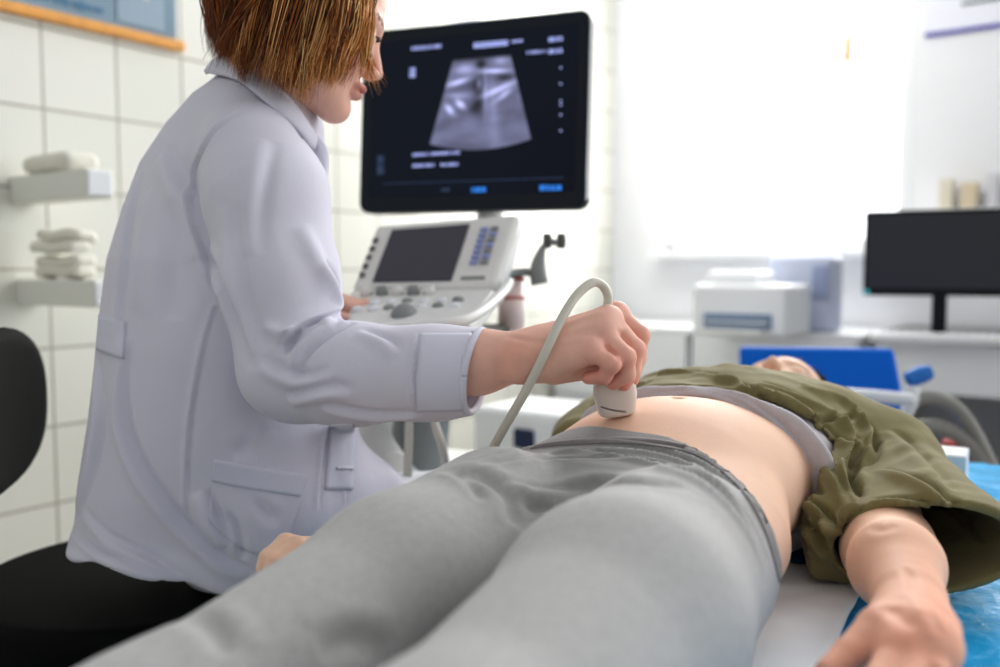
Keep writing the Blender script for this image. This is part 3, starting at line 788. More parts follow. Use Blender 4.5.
# patient hair spread on the bed
hv = []; hf_ = []; hc = []; off = 0
for k in range(1500):
    th = RNG.uniform(-math.pi, math.pi); fr = RNG.uniform(.3, 1.35)
    n0 = V(-math.sin(fr)*.9+.25, math.sin(th)*math.sin(fr), abs(math.cos(th)))
    n0 = nrm(V(RNG.uniform(-1, .55), RNG.normal(), abs(RNG.normal())+.35))
    a = V(-.012, 0, .038)+n0*V(.104, .082, .094); b = a+n0*.012+V(-.03, 0, .01); c = V(-.085, a[1]*1.5, a[2]+.03); e = V(-.092, a[1]*1.9, a[2]+.06+.05*RNG.random())
    strand(PH+catmull([a, b, c, e], 4)@PR.T, .0011, np.array(lin((92, 62, 44)))*(.6+.8*RNG.random()))
link('hair', mesh_np('hair', np.concatenate(hv), np.concatenate(hf_), np.concatenate(hc)), M['hair'], pat)

# leggings
hn = B(-.04, .092, .72); hfr = B(-.04, -.092, .72)
def legg(p):
    d = slices(p, [(s, c, z, rl+.005, rn+.004) for s, c, z, rl, rn in ptab if s < .2], O, ph, pl, Z, 2.25)
    for sg, zz in ((1, 0), (-1, 0)):
        zz = 0 if sg > 0 else -.016; rr_ = 1 if sg > 0 else .87
        L = chain(p, [B(-.05, sg*.088, .712+zz*.1), B(-.2, sg*.098, .712+zz*.55), B(-.44, sg*.106, .704+1.6*zz), B(-.60, sg*.10, .693), B(-.85, sg*.095, .685), B(-.98, sg*.095, .675)], [.088, .088*(1 if sg > 0 else .85), .066*rr_, .058, .045, .038], .03)
        d = smin(d, L, .010)
    # waistband cut: the band dips at the near side
    q = p-O; s = q@ph; t = q@pl
    cut = s-(.105-.28*np.minimum(t, 0)-.10*np.maximum(t, 0)-2.4*np.clip(t, 0, 1)**2)-(p[:, 2]-.80)*.35
    d = smax(d, cut, .006)
    return smax(d, (BT-.004)-p[:, 2], .006)
vs, fs = surf(legg, V(-.62, -.25, .61), V(.45, 1.15, .86), .0036)
N = vnormals(vs, fs); vs = vs+N*(vnoise(vs, 4, 11, 1)*.0015)[:, None]
LF = [
 ([(470, 462), (540, 447), (620, 444), (690, 458), (740, 490), (770, 540)], .0045, .0035, 's'),
 ([(500, 452), (560, 444), (640, 442), (696, 452), (735, 476), (762, 515), (776, 560)], .0026, .003, 'v'),
 ([(490, 462), (570, 458), (640, 460), (700, 476), (738, 512), (766, 570)], .003, .003, 'v'),
 ([(480, 468), (560, 452), (640, 452), (700, 470), (745, 510), (772, 560)], .005, .003, 's'),
 ([(560, 450), (630, 458), (700, 482), (740, 520), (765, 565)], .006, .003, 's'),
 ([(448, 468), (480, 476), (506, 492), (515, 525)], .010, .006, 'v'),
 ([(516, 527), (540, 508), (575, 492), (620, 484), (680, 484)], .012, .006, 'v'),
 ([(500, 480), (530, 490), (560, 490), (600, 482)], .008, .003, 's'),
 ([(520, 500), (535, 505), (550, 500)], .006, .003, 'v'),
 ([(452, 470), (470, 484), (482, 500)], .006, .003, 'v'),
 ([(320, 655), (350, 640), (390, 650)], .012, .004, 'v'),
 ([(190, 612), (215, 630), (228, 655)], .010, .004, 'v'),
]
vs = folds(vs, fs, LF, gain=1.5)
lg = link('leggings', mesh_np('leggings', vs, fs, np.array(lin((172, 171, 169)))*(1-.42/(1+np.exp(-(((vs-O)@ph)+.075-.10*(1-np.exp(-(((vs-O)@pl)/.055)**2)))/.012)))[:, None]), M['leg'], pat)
lb = bvh_of(vs, fs)
put_patch('waistband', lb, [(535, 446), (560, 441), (600, 438), (640, 438), (690, 446), (725, 463), (752, 490), (770, 525), (779, 555), (783, 575)], [(530, 449), (556, 446), (600, 444), (640, 445), (685, 452), (718, 469), (745, 496), (764, 531), (774, 563), (779, 583)], 60, 8, M['band'], lg, .0002, .0008)
for s_ in (1, -1):
    def ft(p, s_=s_):
        d = chain(p, [B(-.97, s_*.095, .68), B(-1.01, s_*.095, .675), B(-1.07, s_*.115, .78)], [.035, .038, .024], .02); return d
    vs, fs = surf(ft, B(-1.04, s_*.1, .7)-.16, B(-1.04, s_*.1, .7)+.16, .006); link('sock', mesh_np('sock', vs, fs), M['paper'], pat)

# grey t-shirt pulled up
def tee(p):
    d = slices(p, [(s, c, z, rl+.009, rn+.008) for s, c, z, rl, rn in ptab if s > .2], O, ph, pl, Z, 2.25)
    q = p-O; s = q@ph; t = q@pl
    cut = (.258+.035*np.maximum(-t, 0)/.15+.004*np.maximum(t, 0)/.15+.006*np.sin(t*60)+.012*np.sin(t*23+1))-s
    # rolled edge
    d = smin(d, np.hypot(d-.002, cut+.009)-.0085, .004)
    d2 = smax(d, cut, .008)
    return smax(d2, (BT+.001)-p[:, 2], .006)
vs, fs = surf(tee, B(.4, 0, .72)-V(.32, .36, .12), B(.4, 0, .72)+V(.34, .34, .14), .003)
N = vnormals(vs, fs); vs = vs+N*(vnoise(vs, 12, 5, 2)*.003)[:, None]
vs = folds(vs, fs, [([(650, 395), (700, 392), (750, 410), (790, 450), (806, 490)], .004, .004, 's'), ([(680, 385), (740, 398), (790, 435), (812, 475)], .005, .004, 's')])
link('t_shirt', mesh_np('t_shirt', vs, fs), M['tee'], pat)

# olive overshirt, open, spread over chest, shoulders and bed
s0 = shn+V(-.005, 0, .0); so = P(917, 550, .90)
sdir = nrm(so-s0)
def ol(p):
    q = p-O; s = q@ph; t = q@pl
    d = slices(p, [(s_, c, z+.003, rl+.018, rn+.016) for s_, c, z, rl, rn in ptab if s_ > .2], O, ph, pl, Z, 2.1)
    # skirt parts lying on the bed along both flanks
    d = smin(d, fcap(p, B(.27, .19, .655), B(.50, .21, .67), .034, .05, Z, .7), .035)
    d = smin(d, fcap(p, B(.34, -.165, .71), B(.50, -.21, .70), .04, .07, Z, .85), .03)
    d = smin(d, rc(p, B(.50, .12, .72), shn, .075, .07), .04)
    d = smin(d, rc(p, B(.50, -.12, .72), shf, .075, .07), .04)
    # near sleeve, a wide flat cone
    a_ = s0; b_ = so+sdir*.0
    d = smin(d, fcap(p, a_, b_+V(.008, .0, .004), .078, .092, V(-.15, -.1, 1), .56), .03)
    d = smin(d, chain(p, [B(.30, .17, .67), P(800, 520, .99), P(818, 560, .965)], [.04, .03, .022], .02), .02)
    d = smin(d, chain(p, [P(845, 500, 1.0), P(832, 530, .98), P(846, 566, .955)], [.03, .024, .018], .02), .012)
    # far sleeve going down the far side
    d = smin(d, chain(p, [shf, B(.42, -.205, .715), B(.38, -.205, .715)], [.06, .052, .042], .02), .02)
    # hem cut
    cutn = (.283+.045*np.abs(np.minimum(t, .16))/.15+.006*np.sin(t*30)*(np.abs(t) < .13))-s
    inn = (t < .235)
    sl = (p-so)@sdir                                  # sleeve opening plane
    near_sl = fcap(p, a_, b_+sdir*.1, .09, .12, V(-.15, -.1, 1), .8)
    cut = np.where(near_sl < 0, np.minimum(np.maximum(sl, -1), np.maximum(cutn, sl)) , cutn)
    cut = np.where(near_sl < 0, sl, cutn)
    d = smax(d, cut, .005)
    hol = fcap(p, a_+sdir*.04, b_+sdir*.06+V(.008, 0, .002), .066, .0895, V(-.15, -.1, 1), .50)
    d = smax(d, -hol, .004)
    # hollow out over the trunk so that it is a layer of cloth
    body_in = slices(p, [(s_, c, z, rl+.011, rn+.010) for s_, c, z, rl, rn in ptab if s_ > .2], O, ph, pl, Z, 2.25)
    d = smax(d, -body_in, .004)
    return smax(d, (BT+.002)-p[:, 2], .004)
vs, fs = surf(ol, V(.02, .78, .62), V(.72, 1.58, .88), .0032)
N = vnormals(vs, fs)
tsm = np.clip((N[:, 2]+.5), 0, 1)
vs = vs+N*((vnoise(vs, 7, 21, 2)*.0055+np.abs(vnoise(vs*V(1, 1, 1), 11, 8, 1))*.0022)*tsm)[:, None]
OF = [
 ([(722, 378), (760, 398), (800, 430), (832, 468), (850, 505)], .006, .006, 's'),
 ([(700, 372), (740, 385), (790, 402), (830, 432), (858, 470)], .007, .006, 's'),
 ([(760, 382), (800, 398), (840, 420), (862, 448)], .008, .005, 's'),
 ([(800, 385), (840, 400), (868, 430), (872, 455), (850, 470)], .008, .008, 's'),
 ([(838, 418), (850, 440), (846, 470), (858, 500)], .008, .008, 's'),
 ([(880, 440), (862, 452), (852, 470), (856, 495)], .006, .008, 'v'),
 ([(800, 450), (820, 462), (838, 480), (845, 500)], .005, .006, 'v'),
 ([(812, 418), (838, 420), (858, 414)], .004, .005, 'v'),
 ([(880, 470), (910, 478), (945, 500), (970, 525)], .008, .005, 's'),
 ([(870, 500), (910, 500), (950, 515), (985, 545)], .006, .004, 's'),
 ([(890, 430), (920, 455), (950, 490)], .012, .004, 's'),
 ([(862, 505), (850, 515), (842, 530)], .006, .005, 's'),
 ([(798, 520), (815, 535), (830, 560)], .006, .007, 's'),
 ([(808, 500), (825, 515), (842, 545)], .006, .007, 's'),
 ([(640, 378), (670, 372), (700, 372)], .005, .004, 's'),
 ([(590, 405), (620, 388), (650, 382)], .006, .005, 's'),
]
vs = folds(vs, fs, OF, gain=1.7)
link('overshirt', mesh_np('overshirt', vs, fs), M['olive'], pat)
print('patient', time.time()-T0)

# ------------------------------------------------------------------ PROBE AND CABLE
pr = empty('ultrasound_probe', P(616, 416, .965), 'cream ultrasound probe pressed on the bare belly in the doctor\'s hand', 'probe')
hit = cast(tb, 617, 417)[0]; dc_ = (hit-CAM)@AF; print('contact', dc_, hit)
pa, pb = P(607, 306, .975), P(617, 415, dc_); pd = nrm(pb-pa)
pside = nrm(V(.95, .12, -.05)-pd*np.dot(V(.95, .12, -.05), pd)); pn = np.cross(pd, pside)
def prb(p):
    d = slices(p, [(-.002, 0, 0, .006, .006), (.02, 0, 0, .009, .009), (.065, 0, 0, .013, .011), (.078, .0, 0, .017, .0125), (.090, 0, 0, .0235, .0145), (.100, 0, 0, .0240, .0150), (.120, 0, 0, .0205, .0135), (.124, 0, 0, .019, .012)], pa, pd, pside, pn, 3.0, .006)
    return d
vs, fs = surf(prb, np.minimum(pa, pb)-.04, np.maximum(pa, pb)+.04, .0014)
vs = folds(vs, fs, [([(602, 408), (612, 411), (625, 413)], .0012, .0012, 'v')])
link('probe_body', mesh_np('probe_body', vs, fs), M['probe'], pr)
pbv = bvh_of(vs, fs)
put_patch('grip_mark', pbv, [(601, 406), (612, 409), (626, 411)], [(601, 407.4), (612, 410.4), (626, 412.4)], 10, 1, M['groove'], pr, .0004, .0004)
cpts = [P(607, 310, .985), P(608, 296, .985), P(602, 285, .98), P(592, 283, .972), P(576, 296, .96), P(560, 322, .945), P(545, 353, .935), P(528, 387, .945), P(510, 418, .965), P(493, 448, 1.0), P(480, 475, 1.05), P(440, 500, 1.2), V(-.02, 1.45, .52), V(0.02, 1.6, .42), V(.02, 1.75, .55)]
tube_obj('cable', cpts, .0050, M['cable'], pr, 14, 10)

# ------------------------------------------------------------------ STOOL
st = empty('swivel_stool', V(-.52, 1.30, 0), 'black round upholstered swivel stool with backrest under the doctor', 'stool')
def cush(p):
    q = p-V(-.52, 1.30, .495); r = np.hypot(q[:, 0], q[:, 1]); return np.hypot(np.maximum(r-.225, 0), np.maximum(np.abs(q[:, 2])-.012, 0))-.024
vs, fs = surf(cush, V(-.8, 1.02, .44), V(-.24, 1.58, .56), .006); link('seat', mesh_np('seat', vs, fs), M['black'], st)
bc = P(0, 410, 1.28)
def bk(p):
    q = p-bc; n = nrm(V(.97, .25, 0)); l = V(-n[1], n[0], 0); u = q@l; w = q[:, 2]; e = q@n-.6*(u**2)
    k = (np.abs(u/.175)**2.6+np.abs(w/.118)**2.6)**(1/2.6); return smax((k-1)*.11, np.abs(e)-.014, .022)
vs, fs = surf(bk, bc-V(.14, .24, .16), bc+V(.14, .24, .16), .006)
link('backrest', mesh_np('backrest', vs, fs), M['black'], st)
tube_obj('back_bar', [bc-V(.02, 0, .0), bc-V(.04, 0, .12), V(bc[0]-.02, 1.3, .47), V(-.6, 1.3, .462)], .012, M['steel'], st)
bm = bmesh.new(); add_cyl(bm, (-.52, 1.3, .1), (-.52, 1.3, .46), .028); add_cyl(bm, (-.52, 1.3, .44), (-.52, 1.3, .475), .09); bm_obj('gas_column', bm, M['steel'], st, True)
for k in range(5):
    a = k*2*math.pi/5+.3; e = V(-.52+.27*math.cos(a), 1.3+.27*math.sin(a), .07)
    tube_obj('leg', [V(-.52, 1.3, .11), (V(-.52, 1.3, .1)+e)/2, e], [.022, .018, .013], M['steel'], st)
    bm = bmesh.new(); add_cyl(bm, e-V(.012, 0, .045), e+V(.012, 0, -.045), .025); bm_obj('caster', bm, M['blackp'], st)

# ------------------------------------------------------------------ EXAM BED
RB = np.stack([pl, ph, Z], 1)
bed = empty('exam_bed', B(0, .08, 0), 'exam bed under the patient covered by blue film', 'bed')
T_0, T_1, S_0, S_1 = -.275, .44, -1.15, .97
bm = bmesh.new(); add_box(bm, B((S_0+S_1)/2, (T_0+T_1)/2, BT-.045), (T_1-T_0, S_1-S_0, .075), RB, .02, 3); bm_obj('mattress', bm, M['bed'], bed, True)
bm = bmesh.new(); add_box(bm, B((S_0+S_1)/2, (T_0+T_1)/2, BT-.105), (T_1-T_0-.06, S_1-S_0-.06, .05), RB, .005); bm_obj('bed_frame', bm, M['whitep'], bed)
for s_ in (S_0+.2, S_1-.2):
    for t_ in (T_0+.08, T_1-.08):
        bm = bmesh.new(); add_box(bm, B(s_, t_, .26), (.05, .05, .5), RB, .004); add_box(bm, B(s_, t_, .01), (.08, .08, .02), RB, .004); bm_obj('leg', bm, M['whitep'], bed)
def sheet(name, s0_, s1_, t0_, t1_, z, amp, m, label, cat, ns=160, nt=70, seed=1, edge=None, drop=0):
    S, Tt = np.meshgrid(np.linspace(s0_, s1_, ns), np.linspace(t0_, t1_, nt), indexing='ij')
    p = np.stack([S.ravel(), Tt.ravel(), 0*S.ravel()], 1)
    w = np.abs(vnoise(p, 5, seed, 2))**.8*1.4+np.abs(vnoise(p*V(1, 2.2, 1), 9, seed+1, 2))*.6
    h = z+amp*w
    if edge is not None: S = S+edge(Tt)*((S-s0_)/(s1_-s0_))
    if drop:
        ex = np.maximum(Tt-T_1, 0)+np.maximum(T_0-Tt, 0); h = h-ex.ravel()*1.6
        Tt = np.clip(Tt, T_0-.012, T_1+.012)
    vs = (O+S.ravel()[:, None]*ph+Tt.ravel()[:, None]*pl); vs[:, 2] = h
    i, j = np.meshgrid(np.arange(ns-1), np.arange(nt-1), indexing='ij'); a = (i*nt+j).ravel()
    fs = np.stack([a, a+nt, a+nt+1, a+1], 1)[:, ::-1]
    o = link(name, mesh_np(name, vs, fs), m); md = o.modifiers.new('t', 'SOLIDIFY'); md.thickness = .0008
    return tag(o, label, cat)
sheet('plastic_sheet', S_0, S_1+.005, T_0-.06, T_1+.06, BT-.006, .005, M['sheet'], 'crinkled glossy blue plastic film spread over the exam bed', 'sheet', 300, 110, 3, None, 1)
sheet('paper_sheet', -1.1, .25, -.24, .212, BT+.0015, .0045, M['paper'], 'white paper sheet beneath the patient on the blue film', 'paper sheet', 160, 60, 9, lambda t: .012*np.sin(t*40))
# ------------------------------------------------------------------ ULTRASOUND MACHINE
um = empty('ultrasound_machine', V(-.08, 1.9, 0), 'grey ultrasound machine with monitor showing a grey fan scan', 'ultrasound machine')
# monitor: plane from its four seen corners
c_tl, c_tr, c_br, c_bl = P(361, 33, 1.84), P(588, 8, 1.67), P(588, 209, 1.67), P(361, 212, 1.84)
mc = (c_tl+c_tr+c_br+c_bl)/4; mu = nrm(c_tr+c_br-c_tl-c_bl); mv0 = c_tl+c_tr-c_bl-c_br; mv = nrm(mv0-mu*np.dot(mv0, mu)); mn = np.cross(mu, mv)   # towards camera
if np.dot(mn, CAM-mc) < 0: mn = -mn
mw = np.linalg.norm((c_tr+c_br-c_tl-c_bl)/2); mh = np.linalg.norm((c_tl+c_tr-c_bl-c_br)/2)
def rrect(w, h, r, n=8):
    out = []
    for cx, cy, a0 in ((w/2-r, h/2-r, 0), (-w/2+r, h/2-r, 90), (-w/2+r, -h/2+r, 180), (w/2-r, -h/2+r, 270)):
        for k in range(n+1):
            a = math.radians(a0+90*k/n); out.append((cx+r*math.cos(a), cy+r*math.sin(a)))
    return out
def rslab(w, h, r, z0, z1, bev=.003, c=None, u=None, v=None, nn=None):
    c, u, v, nn = [a if b is None else b for a, b in ((mc, c), (mu, u), (mv, v), (mn, nn))]
    loops = [(rrect(w-2*bev, h-2*bev, max(r-bev, .001)), z0), (rrect(w, h, r), z0+bev), (rrect(w, h, r), z1-bev), (rrect(w-2*bev, h-2*bev, max(r-bev, .001)), z1)]
    vs, fs = [], []; n = len(loops[0][0])
    for L, z in loops: vs += [c+u*x+v*y+nn*z for x, y in L]
    for k in range(3):
        for i in range(n): fs.append((k*n+i, k*n+(i+1) % n, (k+1)*n+(i+1) % n, (k+1)*n+i))
    fs.append(tuple(range(n-1, -1, -1))); fs.append(tuple(3*n+i for i in range(n)))
    return np.array(vs), fs
mon = link('monitor', mesh_np('monitor', *rslab(mw, mh, .022, -.035, 0)), M['bezel'], um, False)
def panel(name, x, y, w, h, m, z=.0015, parent=mon, r=.002):
    return link(name, mesh_np(name, *rslab(w, h, min(r, w/2.1, h/2.1), .0, z, .0003, mc+mu*x+mv*y)), m, parent, False)
mscr = mat('lit_screen', (8, 12, 20), .3, emit=((22, 30, 44), .35), spec=.15)
SW, SH = mw-.045, mh-.055
panel('screen', 0, .003, SW, SH, mscr, .0012)
# fan image: fine grid with the echo pattern in vertex colours
nA, nR = 120, 130
aa = np.linspace(-.40, .40, nA); ua = aa/.4; rr = np.linspace(.42, 1.0, nR)
Ag, Rg = np.meshgrid(aa, rr, indexing='ij'); ap = Ag.ravel(); rp = Rg.ravel()
ey = (rp-.42)/.58
un = ap/.4; fx = .024+un*(.060+.046*ey); fy = mh*.30-ey*mh*.44-.016*(1-un**2)*ey**2
pq = np.stack([fx*9, fy*16, 0*fx], 1)
g = .16+.10*vnoise(pq, 1.2, 2, 2)+.07*RNG.random(len(fx))
def echo(a0, e0, wa, we, amp, tilt=0): return amp*np.exp(-((ap-a0)/wa)**2-((ey-e0-tilt*(ap-a0))/we)**2)
g += echo(-.22, .12, .12, .05, .35)+echo(-.27, .27, .11, .028, .7, -.25)+echo(-.25, .42, .11, .03, .28)+echo(-.2, .52, .05, .035, .75, .6)+echo(-.30, .58, .045, .035, .7, .8)+echo(.17, .17, .16, .022, .7, .05)
g += echo(.2, .38, .17, .03, .6, -.35)+echo(.24, .45, .08, .03, .5, -.6)+echo(.05, .4, .02, .25, .22)+echo(.12, .6, .05, .3, .15)+echo(-.02, .3, .02, .05, .3)+echo(.26, .05, .08, .06, .25)
g -= echo(-.03, .42, .07, .18, .2)+echo(.0, .08, .07, .05, .3)+echo(.28, .26, .1, .035, .15)
g = np.clip(g, .02, 1)*np.where(ey < .03, .45, 1)
fc = np.stack([g*.42, g*.44, g*.72], 1)
fv = mc+mu*fx[:, None]+mv*fy[:, None]+mn*.0022
i, j = np.meshgrid(np.arange(nA-1), np.arange(nR-1), indexing='ij'); a = (i*nR+j).ravel(); ff = np.stack([a, a+nR, a+nR+1, a+1], 1)
mscan = mat('scan_glow', (90, 100, 150), .3, attr=True, emit=((90, 90, 140), 1.0))
link('scan_image', mesh_np('scan_image', fv, ff, fc), mscan, mon)
mtx = mat('screen_text', (140, 150, 190), .4, emit=((150, 158, 205), .9)); mtb = mat('screen_blue', (40, 110, 190), .4, emit=((50, 130, 210), .9)); mtd = mat('screen_dim', (50, 60, 80), .4, emit=((60, 76, 110), .5))
def pxm(px, py):     # pixel on the monitor plane -> local x, y
    r = P(px, py, 1)-CAM; t = np.dot(mc-CAM, mn)/np.dot(r, mn); q = CAM+r*t-mc; return q@mu, q@mv
def words(px, py, px2, m, h=.005, seed=0):
    """a line of small illegible screen characters"""
    x0, y0 = pxm(px, py); x1, y1 = pxm(px2, py); r = random.Random(seed); bm = bmesh.new(); x = x0
    y1 = y0
    while x < x1:
        w = r.uniform(.0018, .0032)
        for k in range(2):
            add_box(bm, mc+mu*(x+w/2)+mv*(y0+(k-.5)*h*.55)+mn*.0024, (w*.9, h*(.30 if k else .42), .0008), np.stack([mu, mv, mn], 1))
        add_box(bm, mc+mu*(x+w*.2)+mv*y0+mn*.0024, (w*.3, h, .0008), np.stack([mu, mv, mn], 1))
        x += w*1.25 if r.random() < .85 else w*2.2
    bm_obj('screen_text', bm, m, mon)
for a_ in ((412, 49, 442, mtx, .007), (474, 46, 508, mtx, .011), (512, 42, 522, mtx, .005), (527, 53, 545, mtx, .006), (549, 52, 562, mtx, .009), (549, 40, 563, mtx, .009), (413, 155, 428, mtx, .006), (431, 154, 459, mtx, .006), (413, 166, 434, mtx, .006), (441, 165, 458, mtx, .006),
           (472, 190, 486, mtb, .010), (540, 188, 548, mtb, .011), (551, 188, 561, mtb, .010), (442, 190, 450, mtd, .006), (452, 24, 480, mtd, .005), (410, 73, 416, mtx, .02), (378, 165, 384, mtd, .04)):
    words(a_[0], a_[1], a_[2], a_[3], a_[4], seed=int(a_[0]))
for yy in (68, 84, 101, 105, 115, 131):
    x, y = pxm(561, yy); panel('screen_mark', x, y, .004, .004, mtx, .0026)
x, y = pxm(470, 181); panel('status_line', x, y, SW*.88, .0015, mtd, .0022)
# monitor arm
tube_obj('monitor_arm', [mc-mn*.04-mv*.02, mc-mn*.12-mv*.05, mc-mn*.12-mv*.22, mc-mn*.06-mv*.34], [.03, .028, .028, .03], M['greyp'], um)
bm = bmesh.new(); add_box(bm, mc-mn*.038, (.12, .12, .02), np.stack([mu, mv, mn], 1), .004); bm_obj('mount_plate', bm, M['darkg'], um)

# tilted upper console: the touch screen face
d0, d1 = 1.66, 1.54
A_, B_, C_, D_ = P(376, 224, 1.66), P(520, 212, 1.60), P(497, 288, 1.50), P(350, 290, 1.56)
def slab4(name, q, th, m, parent, bev=.004):
    q = [np.asarray(x, float) for x in q]; n = nrm(np.cross(q[1]-q[0], q[3]-q[0]))
    if np.dot(n, CAM-q[0]) < 0: n = -n
    bm = bmesh.new(); top = [bm.verts.new(Vector(x)) for x in q]; bot = [bm.verts.new(Vector(x-n*th)) for x in q]
    bm.faces.new(top); bm.faces.new(bot[::-1])
    for k in range(4): bm.faces.new((top[k], bot[k], bot[(k+1) % 4], top[(k+1) % 4]))
    bmesh.ops.recalc_face_normals(bm, faces=bm.faces)
    if bev: bmesh.ops.bevel(bm, geom=list(bm.edges), offset=bev, segments=3, affect='EDGES', profile=.5)
    return bm_obj(name, bm, m, parent)
con = slab4('touch_console', [A_, B_, C_, D_], .05, M['greyp'], um, .012)
cn = nrm(np.cross(B_-A_, D_-A_)); cn = cn if np.dot(cn, CAM-A_) > 0 else -cn
def bil(q, u, v, off=.001): return (q[0]*(1-u)+q[1]*u)*(1-v)+(q[3]*(1-u)+q[2]*u)*v+cn*off
Q4 = [A_, B_, C_, D_]
def cpanel(name, u0, u1, v0, v1, m, off=.003, th=.004, bev=.001, parent=con):
    return slab4(name, [bil(Q4, u0, v0, off), bil(Q4, u1, v0, off), bil(Q4, u1, v1, off), bil(Q4, u0, v1, off)], th, m, parent, bev)
cpanel('touch_screen', .14, .68, .13, .90, mat('touch_glass', (44, 42, 50), .2, emit=((60, 58, 70), .25)))
for r_ in range(7):
    for c_ in range(2):
        cpanel('key', .77+c_*.07, .82+c_*.07, .20+r_*.075, .25+r_*.075, mat('key_blue', (150, 160, 205), .5) if c_ == 0 or r_ % 2 else M['midg'], .005)
for r_ in range(5): cpanel('key', .035, .065, .25+r_*.13, .31+r_*.13, M['darkg'], .005)
cpanel('label_strip', .74, .90, .85, .89, M['midg'], .002)
# lower control deck, nearly horizontal
E_ = [P(349, 290, 1.56), P(497, 288, 1.50), P(470, 322, 1.30), P(345, 330, 1.36)]
E_ = [x for x in E_]
deck = slab4('control_deck', E_, .035, M['greyp'], um, .01)
dn = nrm(np.cross(E_[1]-E_[0], E_[3]-E_[0])); dn = dn if dn[2] > 0 else -dn
def dk(u, v, off=0): return (E_[0]*(1-u)+E_[1]*u)*(1-v)+(E_[3]*(1-u)+E_[2]*u)*v+dn*off
for k in range(5):
    bm = bmesh.new(); c0 = dk(.13+k*.11, .16); add_cyl(bm, c0, c0+dn*.014, .011, .009); bm_obj('knob', bm, M['midg'] if k % 2 else M['greyp'], deck, True)
for k in range(7):
    for r_ in range(2):
        bm = bmesh.new(); c0 = dk(.08+k*.12, .4+r_*.16); add_cyl(bm, c0, c0+dn*.006, .010, .008); bm_obj('button', bm, M['whitep'] if (k+r_) % 3 else M['midg'], deck, True)
bm = bmesh.new(); bmesh.ops.create_uvsphere(bm, u_segments=20, v_segments=12, radius=.022, matrix=Matrix.Translation(Vector(dk(.45, .72, -.004)))); bm_obj('trackball', bm, M['midg'], deck, True)
# front rim and handle
tube_obj('hand_rail', [P(345, 335, 1.34), P(385, 330, 1.28), P(430, 325, 1.26), P(470, 318, 1.28), P(500, 295, 1.42), P(510, 282, 1.52)], [.008]*6, M['greyp'], um)
# pedestal
Rm = frame(V(-.35, -.94, 0), Z)
def mbox(name, c, s, m, bev=.01, parent=um, R=Rm):
    bm = bmesh.new(); add_box(bm, c, s, R, bev, 3); return bm_obj(name, bm, m, parent)
mbox('console_underside', P(430, 345, 1.56), (.20, .24, .07), M['darkg'], .02)
tube_obj('column', [P(432, 350, 1.58), P(425, 400, 1.6), P(415, 470, 1.62), P(415, 560, 1.64)], [.055, .05, .06, .08], M['midg'], um)
cbx = P(440, 560, 1.72); mbox('cabinet', V(cbx[0]-.02, cbx[1]+.08, .36), (.42, .36, .44), M['greyp'], .03)
tube_obj('side_panel', [P(392, 470, 1.42), P(372, 440, 1.5), P(378, 410, 1.55)], [.03, .035, .03], M['greyp'], um)
for k, (x_, y_) in enumerate(((-.18, -.16), (.18, -.16), (-.18, .2), (.18, .2))):
    c0 = V(cbx[0]-.02, cbx[1]+.08, 0)+Rm@V(y_, x_, 0); bm = bmesh.new(); add_cyl(bm, c0+V(-.015, 0, .05), c0+V(.015, 0, .05), .05); bm_obj('caster', bm, M['darkg'], um)
mbox('base', V(cbx[0]-.02, cbx[1]+.08, .13), (.46, .42, .06), M['darkg'], .02)
# probe leads hanging on the machine
tube_obj('probe_lead', [P(408, 330, 1.36), P(409, 420, 1.36), P(408, 480, 1.36), P(412, 560, 1.45)], .0065, M['cable'], um)
tube_obj('probe_lead', [P(418, 330, 1.36), P(433, 415, 1.36), P(444, 455, 1.36), P(452, 520, 1.45)], .0065, M['cable'], um)
# probe holder hooks at the right side
hk = P(541, 268, 1.6)
tube_obj('holder_arm', [P(508, 274, 1.58), P(525, 272, 1.6), P(541, 274, 1.6)], .007, M['midg'], um)
tube_obj('holder_hook', [P(540, 284, 1.6), P(538, 268, 1.6), P(542, 250, 1.6), P(548, 243, 1.6)], [.016, .014, .007, .007], M['midg'], um)
tube_obj('holder_hook', [P(548, 243, 1.6), P(551, 242, 1.6), P(561, 243, 1.6)], [.006, .006, .006], M['midg'], um)
for x_ in (547, 561): tube_obj('holder_ring', [P(x_, 234, 1.6), P(x_+.5, 241, 1.6), P(x_, 248, 1.6)], [.0075, .0085, .0075], M['darkg'], um)

# gel bottle in its cup
gb = empty('gel_bottle', P(511, 322, 1.62), 'small white and pink bottle beside the console', 'bottle')
bm = bmesh.new(); add_cyl(bm, P(511, 330, 1.62), P(511, 281, 1.62), .0235); bm_obj('bottle_body', bm, mat('pink_label', (250, 228, 224), .5), gb, True)
bm = bmesh.new(); add_cyl(bm, P(511, 281, 1.62), P(511, 276, 1.62), .024); bm_obj('cap', bm, mat('dull_red', (186, 96, 92), .5), gb, True)
bm = bmesh.new(); add_cyl(bm, P(511, 300, 1.62), P(511, 296, 1.62), .0242); bm_obj('label_band', bm, mat('dull_red2', (214, 150, 146), .5), gb, True)
bm = bmesh.new(); add_cyl(bm, P(511, 345, 1.62), P(511, 330, 1.62), .03); add_box(bm, P(495, 342, 1.62), (.07, .03, .02)); bm_obj('bottle_holder', bm, M['greyp'], um, True)

# ------------------------------------------------------------------ LEFT WALL ITEMS
RL = np.stack([wd, -wn, Z], 1)
def LW(px, py, out=0):
    """point on the left wall seen at the pixel, moved out by `out`"""
    r = P(px, py, 1)-CAM; t = np.dot(W0-CAM+wn*out, wn)/np.dot(r, wn); return CAM+r*t
